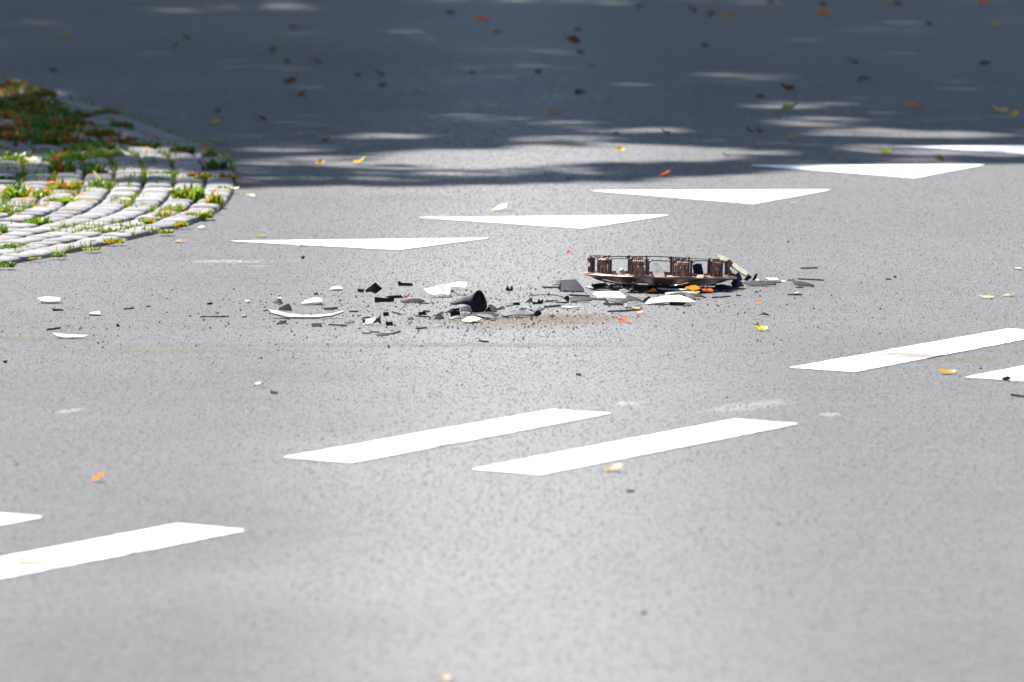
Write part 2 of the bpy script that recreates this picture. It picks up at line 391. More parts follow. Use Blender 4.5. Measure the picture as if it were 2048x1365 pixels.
for a in [(40, 400, 70, 45, 'lime', 'lime green weed clump in sun at the left edge, in front of the shade'),
          (128, 385, 60, 42, 'amber', 'yellow and amber weed clump beside the shade line with red tips'),
          (85, 395, 50, 26, 'amber', 'low yellowish weed clump between two taller clumps near the shade line'),
          (200, 380, 50, 34, 'green', 'loose green weed with broad pale leaf right at the shade line'),
          (378, 402, 62, 50, 'lime', 'largest bright lime weed clump near the rounded tip of paving'),
          (430, 413, 34, 46, 'amber', 'tall narrow amber and green weed on the kerb edge at the tip'),
          (77, 454, 48, 34, 'green', 'upright grassy weed clump alone among sunlit pale stones'),
          (125, 408, 62, 20, 'lime', 'long low lime weed row in a joint left of a pale curled leaf'),
          (325, 440, 36, 28, 'amber', 'amber green weed clump in the third joint from the kerb'),
          (350, 424, 34, 24, 'lime', 'small lime weed just below the largest bright clump'),
          (296, 450, 36, 24, 'lime', 'spiky pale lime weed left of the amber green clump'),
          (362, 455, 28, 18, 'amber', 'small amber weed tuft on the kerb under the lime clumps'),
          (400, 437, 50, 20, 'lime', 'low lime weed along the kerb with a pink leaf at its end'),
          (330, 468, 34, 14, 'lime', 'short lime weed at the foot of the kerb stones'),
          (212, 470, 40, 24, 'lime', 'yellow lime weed over a cross joint mid way along the near courses'),
          (242, 473, 26, 16, 'green', 'small green weed right beside the yellow lime one'),
          (35, 498, 50, 16, 'green', 'flat spreading green weed near the near left corner'),
          (118, 516, 30, 14, 'green', 'small green weed growing over the dark kerb edge at lower left'),
          (6, 470, 20, 34, 'green', 'green weed cut off by the left edge below the sunlit clumps'),
          (10, 536, 40, 18, 'green', 'dark green weed at the lowest corner of the paving'),
          (70, 521, 22, 8, 'amber', 'tiny amber weed on the dark kerb edge near the corner'),
          (185, 502, 36, 10, 'lime', 'thin lime weed at the kerb above the dusty sand'),
          (228, 488, 40, 16, 'amber', 'dry yellow weed at the kerb beside fallen brown crumbs'),
          (8, 428, 30, 28, 'lime', 'pale lime weed cut off by the left edge under an orange leaf'),
          (145, 430, 22, 12, 'lime', 'small lime weed beside an orange leaf tip in the middle courses'),
          (448, 385, 28, 20, 'lime', 'small lime weed at the outermost tip in the sun'),
          (25, 380, 30, 20, 'green', 'green weed behind the lime clump at left edge'),
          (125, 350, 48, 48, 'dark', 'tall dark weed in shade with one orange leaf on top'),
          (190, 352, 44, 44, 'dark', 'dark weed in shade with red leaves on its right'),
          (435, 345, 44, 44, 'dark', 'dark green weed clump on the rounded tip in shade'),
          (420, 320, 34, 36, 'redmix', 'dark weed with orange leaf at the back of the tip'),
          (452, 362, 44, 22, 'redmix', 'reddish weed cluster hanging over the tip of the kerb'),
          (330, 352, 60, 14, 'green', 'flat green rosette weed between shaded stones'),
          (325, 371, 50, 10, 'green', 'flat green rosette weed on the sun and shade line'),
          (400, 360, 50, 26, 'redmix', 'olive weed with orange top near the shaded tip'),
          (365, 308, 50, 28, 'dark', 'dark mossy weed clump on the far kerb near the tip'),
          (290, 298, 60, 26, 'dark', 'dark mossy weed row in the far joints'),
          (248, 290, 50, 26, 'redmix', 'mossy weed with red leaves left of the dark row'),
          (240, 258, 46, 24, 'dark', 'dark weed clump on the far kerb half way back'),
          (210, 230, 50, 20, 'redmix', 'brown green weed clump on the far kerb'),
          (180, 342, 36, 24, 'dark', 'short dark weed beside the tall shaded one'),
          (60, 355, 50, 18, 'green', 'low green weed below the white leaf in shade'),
          (15, 365, 40, 20, 'dark', 'dark weed at left edge just inside the shade')]:
    tuft(*a)
# dense back-left patch, where single tufts can hardly be told apart
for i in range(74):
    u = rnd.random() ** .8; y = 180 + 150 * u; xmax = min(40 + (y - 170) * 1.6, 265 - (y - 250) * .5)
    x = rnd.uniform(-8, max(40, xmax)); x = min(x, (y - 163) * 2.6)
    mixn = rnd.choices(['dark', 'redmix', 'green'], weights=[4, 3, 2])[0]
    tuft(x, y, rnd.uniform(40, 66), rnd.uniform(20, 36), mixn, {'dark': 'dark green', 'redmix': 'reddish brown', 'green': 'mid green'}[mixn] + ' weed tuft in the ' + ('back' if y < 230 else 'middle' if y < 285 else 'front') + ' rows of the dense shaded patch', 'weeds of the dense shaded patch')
# moss and tiny shoots in the joints
v = []; f = []; mi = []
for k in range(15000):
    c_ = rnd.randrange(0, 25); t = rnd.uniform(-.30, .46)
    if rnd.random() < .65: p = isl(t, c_ * .0865 + rnd.gauss(0, .005))
    else:
        q = rnd.choice(near_set); a = q[1]; e = rnd.choice((-.06, .06)) + rnd.gauss(0, .004); w_ = rnd.uniform(-.05, .05)
        p = q[0] + Vector((math.cos(a) * w_ - math.sin(a) * e, math.sin(a) * w_ + math.cos(a) * e, 0))
    if not vis(p, .1): continue
    if noise.noise(Vector((p.x * 7, p.y * 2.2, 3))) < .14 - .3 * (p.y > 28.7) - .12 * (c_ == 0): continue
    L = rnd.uniform(.004, .015); a = rnd.random() * 6.28; b0 = Vector((p.x, p.y, .008)); w_ = rnd.uniform(.0015, .004); n = len(v)
    s_ = Vector((math.cos(a), math.sin(a), 0)) * w_
    v += [b0 - s_, b0 + s_, b0 + Vector((rnd.gauss(0, .004), rnd.gauss(0, .004), L + .008))]; f.append((n, n + 1, n + 2)); mi.append(rnd.choices((0, 1, 2, 3), weights=(4, 3, 2, 1))[0])
me = mesh('moss', v, f)
for k in ('b_lime', 'b_green', 'b_dark', 'b_amber'): me.materials.append(M[k])
me.polygons.foreach_set('material_index', mi)
tag(link('moss', me), 'low moss and tiny shoots filling the joints between the paving stones', 'moss', kind='stuff')

# ------------------------------------------------------------------ leaves
def leaf_mesh(seed, colour):
    q = random.Random(seed); nu, nv = 8, 4; v = []; f = []
    curl = q.uniform(.25, .75); cen = q.choice((.15, .3, .5, .75)); cup = q.uniform(.15, .5); tw = q.uniform(-.5, .5); bend = q.uniform(-.12, .12)
    for i in range(nu + 1):
        u = i / nu; w = .34 * math.sin(math.pi * u ** .8) ** .75 * (1 + .12 * math.sin(u * 23 + seed)) + .006
        for j in range(nv + 1):
            s_ = (j / nv - .5) * 2; a = s_ * w
            z = curl * (u - cen) ** 2 * (.45 if cen < .2 else .8) + .035 * noise.noise(Vector((u * 5, s_ * 2, seed * 3.1))) + cup * a * a * 2.2 + tw * a * (u - .5) + .02 * math.sin(9 * u + 5 * s_)
            v.append((u - .5, a + bend * math.sin(u * 3), max(z, -.02) + .03))
    for i in range(nu):
        for j in range(nv): a = i * (nv + 1) + j; f.append((a, a + 1, a + nv + 2, a + nv + 1))
    n = len(v)   # stalk
    zs = v[2][2]; v += [(-.5, .01, zs), (-.5, -.01, zs), (-.72, 0, zs + .05)]; f.append((n, n + 1, n + 2))
    me = mesh('fallen_leaf', v, f, True); me.materials.append(M['leaf_' + colour]); return me
LM = {}
def leaf(x, y, size, colour, label, group='fallen leaves on the road', z=.002, yaw=None, up=1., tilt=0., cat='leaf'):
    key = (rnd.randrange(6), colour)
    if key not in LM: LM[key] = leaf_mesh(key[0], colour)
    g = G(x, y); s = size * g.y / F
    if cat == 'leaf' and group == 'fallen leaves on the road': up *= 1.35
    o = link('fallen_leaf', LM[key]); o.location = (g.x, g.y, z); o.scale = (s, s, s * up)
    o.rotation_euler = (tilt, rnd.gauss(0, .08), yaw if yaw is not None else rnd.uniform(-.7, .7) + rnd.choice((0, math.pi)))
    return tag(o, label, cat, group)

SH = 'fallen leaves in the tree shade'
for x, y, s, c, lb in [
    (130, 72, 20, 'yellow', 'yellow leaf alone in the deep shade at far upper left'), (372, 76, 22, 'green', 'green leaf in shade above the paved island'),
    (352, 92, 20, 'brown', 'dark brown leaf beside the green one above the island'), (588, 55, 18, 'rbrown', 'reddish brown leaf in shade at upper left of the road'),
    (545, 100, 20, 'green', 'green leaf below the reddish brown one in shade'), (575, 124, 18, 'brown', 'brown leaf left of a faint one in shade'),
    (635, 124, 18, 'brown', 'faint brown leaf right of its darker neighbour in shade'), (715, 152, 16, 'green', 'small green leaf in shade left of a pair of brown leaves'),
    (758, 149, 22, 'brown', 'dark brown leaf above a flat tan one in shade'), (765, 173, 26, 'rbrown', 'flat reddish leaf just below the dark brown one'),
    (838, 182, 16, 'amber', 'amber leaf right of the brown pair in shade'), (582, 165, 28, 'rbrown', 'reddish leaf mid left in shade above a smaller one'),
    (604, 189, 20, 'rbrown', 'small reddish leaf below the mid left one'), (430, 246, 26, 'amber', 'bright amber leaf near the far kerb of the island'),
    (963, 40, 30, 'orange', 'large orange brown leaf near the top middle'), (994, 66, 20, 'rbrown', 'reddish leaf below the large orange brown one'),
    (900, 27, 20, 'brown', 'brown leaf left of the large orange brown one'), (1144, 82, 34, 'rbrown', 'wide reddish leaf top middle, a brown one above'),
    (1155, 60, 18, 'brown', 'brown leaf just above the wide reddish leaf'), (1158, 105, 22, 'brown', 'brown leaf just below the wide reddish leaf'),
    (1182, 134, 22, 'green', 'green leaf in shade right of the centre line'), (945, 146, 20, 'green', 'green leaf in shade in the upper middle'),
    (1160, 186, 24, 'brown', 'dark brown leaf above a larger tan leaf'), (1108, 227, 30, 'tan', 'large tan leaf in the middle of the shade'),
    (1280, 14, 20, 'brown', 'brown leaf at the top edge left of an orange group'), (1385, 22, 22, 'brown', 'brown leaf in the top row, first of three'),
    (1425, 29, 22, 'rbrown', 'reddish leaf in the top row, second of three'), (1458, 33, 26, 'amber', 'amber leaf in the top row, third of three'),
    (1410, 92, 18, 'brown', 'brown leaf under the top row of three'), (1501, 78, 18, 'tan', 'tan leaf right of the top row'),
    (1648, 28, 30, 'orange', 'orange leaf near the top edge right of middle'), (1645, 7, 18, 'brown', 'brown leaf at the top edge above an orange one'),
    (1704, 124, 24, 'brown', 'dark brown leaf alone in shade on the right'), (1969, 129, 24, 'brown', 'dark brown leaf near the right edge in shade'),
    (1990, 52, 20, 'yellow', 'yellow leaf near the right edge in shade'), (1858, 48, 18, 'rbrown', 'reddish leaf right of the pale light patches'),
    (1795, 9, 22, 'rbrown', 'reddish leaf at the top edge towards the right'), (1964, 7, 24, 'orange', 'orange leaf at the top right edge'),
    (1773, 9, 18, 'amber', 'amber leaf at the top edge beside a reddish one'), (1577, 178, 30, 'rbrown', 'flat reddish leaf below a light streak'),
    (1521, 195, 20, 'brown', 'brown leaf left of a light patch in shade'), (1578, 219, 36, 'ygreen', 'yellow green leaf lying on a light patch'),
    (1564, 238, 18, 'brown', 'brown leaf just below the yellow green one'), (1824, 213, 28, 'orange', 'orange leaf right of the light patches in shade'),
    (2027, 230, 26, 'amber', 'amber leaf at the right edge beside a pale curled one'), (2004, 224, 32, 'pale', 'pale curled leaf at the right edge in shade'),
    (1499, 263, 18, 'brown', 'brown leaf, left one of a small pair'), (1519, 264, 20, 'rbrown', 'reddish leaf, right one of a small pair'),
    (1586, 278, 24, 'tan', 'small tan leaf above the triangle tips'), (1240, 301, 24, 'yellow', 'yellow leaf on the big patch of light'),
    (1451, 312, 16, 'rbrown', 'small reddish leaf at the end of the light patch'), (1770, 304, 28, 'ygreen', 'yellow green leaf left of the shaded triangle'),
    (1876, 318, 26, 'green', 'dark green leaf between two white triangles'), (1330, 266, 22, 'rbrown', 'faint reddish leaf in shade above the light'),
    (1232, 267, 16, 'brown', 'small brown leaf in shade above the light'), (650, 281, 16, 'rbrown', 'small reddish leaf in shade at left of middle'),
    (597, 270, 16, 'amber', 'small amber leaf in shade at left of middle'), (521, 238, 26, 'rbrown', 'flat reddish leaf right of the amber one by the island'),
    (641, 327, 24, 'amber', 'amber leaf in the dappled band, left one'), (718, 325, 24, 'yellow', 'yellow leaf in the dappled band, right one'),
    (436, 222, 14, 'brown', 'tiny brown leaf behind the bright amber one'), (1728, 160, 30, 'green', 'dark green leaf in shade below a dark brown one'),
    (105, 142, 24, 'brown', 'brown leaf in the deep shade behind the island'), (1075, 144, 18, 'brown', 'faint brown leaf left of the green ones in shade'),
    (1540, 5, 18, 'brown', 'brown leaf at top edge between two groups')]:
    leaf(x, y + 3, s, c, lb, SH, up=2.0, tilt=.35)
for x, y, s, c, lb, up in [
    (1328, 354, 28, 'orange', 'bright orange leaf on the sunlit edge of the shade', 1.3), (1586, 409, 18, 'tan', 'pale tan leaf right of the middle triangle', 1),
    (998, 422, 40, 'pale', 'long pale yellow leaf above the second triangle', .7), (880, 434, 30, 'tan', 'thin tan stalk on the left tip of the second triangle', .3),
    (502, 396, 20, 'white', 'upright whitish curled leaf just off the paving tip', 2.2), (403, 459, 20, 'white', 'round whitish leaf off the kerb below the weeds', 1.8),
    (360, 486, 24, 'tan', 'flat tan leaf left of the first triangle', .8), (520, 475, 28, 'ygreen', 'pale yellow green leaf above the first triangle', .7),
    (600, 493, 20, 'ygreen', 'small yellow green leaf on the first triangle', .8), (1140, 508, 16, 'red', 'small red orange leaf between triangle and wheel cover', 1.2),
    (1515, 609, 14, 'orange', 'small pale orange leaf right of the debris', 1), (1520, 662, 36, 'yellow', 'white and yellow cupped leaf right of the debris', 1.5),
    (1972, 598, 32, 'pale', 'pale yellow leaf near the right edge, left of a pair', .9), (2017, 594, 28, 'tan', 'pale tan leaf near the right edge, right of a pair', .9),
    (1895, 749, 38, 'amber', 'curled amber leaf between the two right hand dashes', 1), (1225, 944, 38, 'amber', 'curled amber leaf under the lower middle dash', 1.1),
    (197, 964, 30, 'orange', 'out of focus orange leaf at lower left', 1.6), (514, 772, 20, 'rbrown', 'flat brown leaf left of middle below the dirt track', .7),
    (888, 1364, 36, 'tan', 'blurred tan leaf at the bottom edge', 1.2), (1244, 645, 16, 'red', 'red leaf half of a broken orange leaf below the debris', 1.8),
    (1257, 646, 20, 'orange', 'orange half leaf lying right of the red half', 1), (136, 656, 12, 'rbrown', 'tiny brown leaf at left above the dirt track', 1.2),
    (1278, 629, 18, 'orange', 'thin orange leaf below the wheel cover pile', .8), (1272, 620, 20, 'yellow', 'yellow leaf tucked against the shards under the wheel cover', 1)]:
    leaf(x, y, s, c, lb, up=up)
# leaves caught in the debris
for x, y, s, c, lb, z, tilt in [
    (814, 600, 14, 'red', 'bright red leaf standing among the black bars', .004, .6), (543, 631, 12, 'orange', 'orange leaf at the left end of the white strip', .003, .8),
    (1306, 588, 16, 'orange', 'orange leaf standing under the wheel cover, left one', .006, 1.2), (1296, 588, 18, 'yellow', 'yellow leaf tip lying under the wheel cover', .003, .3),
    (1385, 590, 30, 'orange', 'large orange leaf hanging over the wheel cover rim', .014, .55), (1392, 589, 20, 'yellow', 'yellow leaf below the large orange one', .003, .3),
    (1410, 587, 14, 'red', 'pink red leaf right of the large orange one', .005, 1.2), (1420, 587, 14, 'orange', 'orange leaf at the right end under the rim', .005, 1.2),
    (800, 665, 8, 'orange', 'tiny orange leaf on the end of a black twig shard', .003, .5), (1366, 575, 9, 'orange', 'tiny orange leaf deep under the rim', .006, .8)]:
    leaf(x, y, s, c, lb, 'leaves caught in the debris', z, tilt=tilt)
# leaves on the island
for x, y, s, c, lb, up in [
    (62, 334, 34, 'white', 'tall white leaf standing in shade on the paving', 2.4), (60, 328, 14, 'orange', 'orange leaf on top of the tall white one', 2),
    (46, 338, 14, 'orange', 'orange leaf beside the foot of the white one', 2), (48, 411, 30, 'orange', 'bright orange leaf flat on sunlit stones at left', 1.3),
    (176, 412, 36, 'tan', 'long pinkish tan curled leaf in the sunlit courses', .9), (163, 402, 20, 'orange', 'orange leaf behind the long tan one', 1.5),
    (113, 333, 14, 'orange', 'orange leaf on the tall dark weed', 3), (118, 290, 18, 'amber', 'amber leaf in the shaded patch', 2), (148, 288, 18, 'red', 'dark red leaf upright in the shaded patch', 2.5),
    (113, 275, 26, 'green', 'round blue green leaf in the shaded patch', 2.5), (288, 352, 12, 'amber', 'small amber leaf on shaded stones near the middle', 1.5),
    (404, 303, 16, 'orange', 'orange leaf on the far kerb by the tip', 2), (395, 352, 14, 'orange', 'orange leaf on the olive weed', 3), (464, 362, 12, 'red', 'red leaf at the very tip of the paving', 2),
    (350, 296, 20, 'amber', 'amber leaf on the far mossy clump', 1.4), (312, 283, 16, 'orange', 'orange leaf on stones by the far kerb', 1.4), (453, 357, 14, 'pale', 'pale leaf beside the red one at the tip', 2),
    (200, 345, 14, 'red', 'red leaf left of the shaded dark weed', 2), (210, 342, 14, 'red', 'second red leaf beside the shaded dark weed', 2), (160, 374, 16, 'tan', 'tan leaf right of the amber clump', 1.8),
    (140, 378, 14, 'red', 'red leaf at the foot of the amber clump', 1.8), (100, 376, 16, 'orange', 'orange leaf left of the amber clump', 1.8), (428, 398, 12, 'red', 'red leaf on top of the tall narrow weed', 4),
    (416, 432, 16, 'red', 'pink red leaf at the kerb end of the low weed', 1.6), (413, 412, 14, 'pale', 'pale leaf left of the tall narrow weed', 3), (467, 388, 24, 'white', 'whitish leaf at the sunlit tip', 1.2),
    (445, 388, 12, 'orange', 'orange leaf beside the whitish one at the tip', 1.6), (95, 424, 26, 'tan', 'faint tan leaf in the middle courses', .9), (250, 409, 26, 'white', 'whitish leaf near the sunlit middle joint', 1),
    (288, 418, 14, 'red', 'small red leaf by the long diagonal joint', 1.2), (150, 425, 14, 'orange', 'orange leaf tip by a small lime weed', 1.4), (102, 481, 20, 'red', 'thin red leaf on the near courses', .8),
    (184, 492, 16, 'tan', 'curled tan leaf near the kerb corner of the sand', 1.8), (2, 487, 14, 'red', 'red leaf cut off by the left edge', 1.4), (58, 384, 14, 'orange', 'small orange leaf between the lime and amber clumps', 1.6),
    (8, 406, 30, 'rbrown', 'brown red leaf at the left edge on sunlit stone', 1), (75, 270, 12, 'orange', 'orange leaf over a stone in the shade patch', 2), (440, 290, 50, 'ygreen', 'long pale green leaf lying off the far kerb', .7),
    (200, 375, 26, 'pale', 'broad pale leaf standing on the loose green weed', 3), (340, 390, 16, 'white', 'pale leaf inside the largest lime clump', 2.4)]:
    leaf(x, y, s, c, lb, 'fallen leaves on the paved island', .012, up=up)
for i in range(46):
    y = 185 + 140 * rnd.random(); x = rnd.uniform(0, min(230, (y - 165) * 2.2))
    cc = rnd.choice(['red', 'rbrown', 'orange', 'brown', 'red'])
    leaf(x, y, rnd.uniform(9, 18), cc, 'small ' + {'rbrown': 'reddish brown'}.get(cc, cc) + ' leaf caught in the ' + ('back' if y < 230 else 'middle' if y < 285 else 'front') + ' of the dense shaded weeds', 'leaves in the dense shaded weeds', rnd.uniform(.012, .03), up=2.2, tilt=rnd.uniform(0, 1))
# blade of grass on the lower left dash
g = G(70, 1132)
me = mesh('grass_blade', [(-.034, .035, .006), (-.032, .06, .010), (0, .01, .008), (0, .03, .012), (.032, -.05, .006), (.03, -.035, .009)], [(0, 2, 3, 1), (2, 4, 5, 3)])
o = link('grass_blade', me, mats=[M['leaf_ygreen']]); o.location = g; tag(o, 'pale dry blade of grass lying across the lower left dash', 'grass blade')

# ------------------------------------------------------------------ broken plastic
REG = {'0': (0, 0, 1), '1': (1050, 480, 3.413), '2': (380, 520, 5.12), '3': (680, 540, 4.096), 'A': (840, 560, 7.585), 'B': (1150, 500, 10.24), 'C': (1330, 500, 8.192), '7': (0, 560, 3.938), '8': (1450, 480, 3.425)}
def px(reg, pts):
    a, b, s = REG[reg]; return [(a + x / s, b + y / s) for x, y in pts]
def plate_mesh(pts, tilt, bend, yaw, thick, rough=True, gx=None, gy=None, dy=0.):
    """a broken plate: outline given in photo px, rebuilt as a leaning slab of real size and thickness"""
    xs = [p[0] for p in pts]; ys = [p[1] for p in pts]
    gx = sum(xs) / len(xs) if gx is None else gx; gy = max(ys) if gy is None else gy
    g = G(gx, gy); s = g.y / F; el = math.atan(HC / g.y); w = max(xs) - min(xs) + 1e-6
    t = R(tilt); out = []
    n = len(pts)
    for i in range(n):
        a, b = pts[i], pts[(i + 1) % n]; L = math.hypot(b[0] - a[0], b[1] - a[1]); k = 1 if L < 5 else 2 if L < 14 else 4 if L < 40 else 6
        for j in range(k):
            q = j / k; x = a[0] + (b[0] - a[0]) * q; y = a[1] + (b[1] - a[1]) * q
            if j and rough: x += rnd.gauss(0, .25); y += rnd.gauss(0, .18)
            out.append((x, y))
    bm = bmesh.new(); top = []; bot = []
    nrm = Vector((0, -math.sin(t), math.cos(t)))
    for x, y in out:
        u = (x - gx) * s; v = (gy - y) * s / math.sin(t + el)
        q = (x - gx) / w * 2
        off = bend * w * s * (1 - q * q) * .5
        p = Vector((u, v * math.cos(t) + u * math.tan(R(yaw)), v * math.sin(t))) + nrm * off
        p.z = max(p.z, 0)
        top.append(bm.verts.new(p + nrm * thick)); bot.append(bm.verts.new(p))
    ft = bm.faces.new(top); fb = bm.faces.new(bot[::-1]); m = len(out)
    for i in range(m): bm.faces.new((top[i], bot[i], bot[(i + 1) % m], top[(i + 1) % m]))
    bmesh.ops.triangulate(bm, faces=[ft, fb]); bmesh.ops.recalc_face_normals(bm, faces=bm.faces[:])
    me = bpy.data.meshes.new('plastic_shard'); bm.to_mesh(me); bm.free(); return me, g
def shard(reg, pts, mat, tilt, label, bend=.08, yaw=0, thick=.0022, name='plastic_shard', cat='plastic shard', z=0., group='broken plastic pieces on the road', parent=None, **k):
    me, g = plate_mesh(px(reg, pts), tilt, bend, yaw, thick, **k)
    o = link(name, me, parent, [M[mat]]); o.location = (g.x, g.y, .001 + z)
    if parent is not None: o.location = Vector((g.x, g.y, .001 + z)) - parent.location
    else: tag(o, label, cat, group)
    return o
def sliver(reg, x0, y0, x1, y1, h, mat, label, tilt=50):
    hh = h / 2
    pts = [(x0, y0 + hh * .6), (x0 + (x1 - x0) * .04, y0 - hh), (x0 + (x1 - x0) * .5, (y0 + y1) / 2 - hh * .8), (x1 - (x1 - x0) * .1, y1 - hh), (x1, y1 - hh * .1), (x1 - (x1 - x0) * .03, y1 + hh * .7), (x0 + (x1 - x0) * .5, (y0 + y1) / 2 + hh)]
    return shard(reg, pts, mat, tilt, label, bend=0, thick=.002, name='plastic_sliver', cat='plastic sliver', group='thin plastic slivers on the road')
def rod(reg, pts, rad, mat, label, name='wire', cat='wire', zs=None):
    P = px(reg, pts); g0 = G(*P[0]); V = [];
    for i, p in enumerate(P):
        g = G(p[0], P[0][1]); s = g.y / F; V.append(Vector((g.x - g0.x, 0.3 * (P[0][1] - p[1]) * s, rad + max(0, (P[0][1] - p[1]) * s) + .001)))
    return tag(link(name, tube(V, rad), mats=[M[mat]]), label, cat), g0
def tube(V, rad, n=6):
    v = []; f = []
    for i, p in enumerate(V):
        d = (V[min(i + 1, len(V) - 1)] - V[max(i - 1, 0)]).normalized(); a = d.cross(Vector((0, .1, 1))).normalized(); b = a.cross(d)
        for j in range(n): an = j * 2 * math.pi / n; v.append(p + a * math.cos(an) * rad + b * math.sin(an) * rad)
    for i in range(len(V) - 1):
        for j in range(n): f.append((i * n + j, i * n + (j + 1) % n, (i + 1) * n + (j + 1) % n, (i + 1) * n + j))
    f.append(tuple(range(n))); f.append(tuple(range((len(V) - 1) * n, len(V) * n)))
    return mesh('rod', v, f, True)

# the big curved piece
g = G(945, 627)
cone = link('bumper_fragment', None); cone.location = g
tag(cone, 'largest black curved shell fragment standing up with dark hollow side to the right', 'plastic fragment', 'broken plastic pieces on the road')
def grid_shell(name, fn, nu, nv, mat, parent, thick=.003):
    v = []; f = []
    for i in range(nu + 1):
        for j in range(nv + 1): v.append(fn(i / nu, j / nv))
    for i in range(nu):
        for j in range(nv): a = i * (nv + 1) + j; f.append((a, a + 1, a + nv + 2, a + nv + 1))
    o = link(name, mesh(name, v, f, True), parent, [M[mat]])
    m = o.modifiers.new('thickness', 'SOLIDIFY'); m.thickness = thick; m.offset = 0
    return o
s0 = g.y / F
def A_(x, y): return ((840 + x / 7.585) - 945) * s0, (627 - (560 + y / 7.585)) * s0
hub_top = [(870, 168), (905, 160), (945, 200), (985, 270), (1010, 340), (1018, 400), (1005, 450)]
def hollow(u, v):
    # dark hollow face: from the ridge line to the outer rim, scooped backwards
    lx = [(870, 168), (820, 230), (785, 290), (765, 350), (765, 400), (785, 450), (805, 500)]
    rx = [(905, 160), (955, 215), (985, 275), (1008, 340), (1018, 400), (1005, 450), (950, 500)]
    k = v * 6; i = min(int(k), 5); q = k - i
    a = A_(lx[i][0] + (lx[i + 1][0] - lx[i][0]) * q, lx[i][1] + (lx[i + 1][1] - lx[i][1]) * q)
    b = A_(rx[i][0] + (rx[i + 1][0] - rx[i][0]) * q, rx[i][1] + (rx[i + 1][1] - rx[i][1]) * q)
    x = a[0] + (b[0] - a[0]) * u; z = a[1] + (b[1] - a[1]) * u
    return (x, .012 * math.sin(math.pi * u) * math.sin(math.pi * min(1, v + .15)) + .010 * u + .006 * (1 - v), max(.0015, z))
grid_shell('hollow_side', hollow, 10, 12, 'black', cone)
def wing(u, v):
    tp = [(870, 168), (760, 240), (640, 280), (520, 320), (455, 352)]
    bt = [(765, 395), (720, 375), (640, 358), (540, 378), (462, 366)]
    k = u * 4; i = min(int(k), 3); q = k - i
    a = A_(tp[i][0] + (tp[i + 1][0] - tp[i][0]) * q, tp[i][1] + (tp[i + 1][1] - tp[i][1]) * q)
    b = A_(bt[i][0] + (bt[i + 1][0] - bt[i][0]) * q, bt[i][1] + (bt[i + 1][1] - bt[i][1]) * q)
    return (a[0] + (b[0] - a[0]) * v, .008 - .02 * math.sin(v * 1.3) * (1 - u * .5), a[1] + (b[1] - a[1]) * v)
grid_shell('outer_side', wing, 12, 6, 'slate', cone)
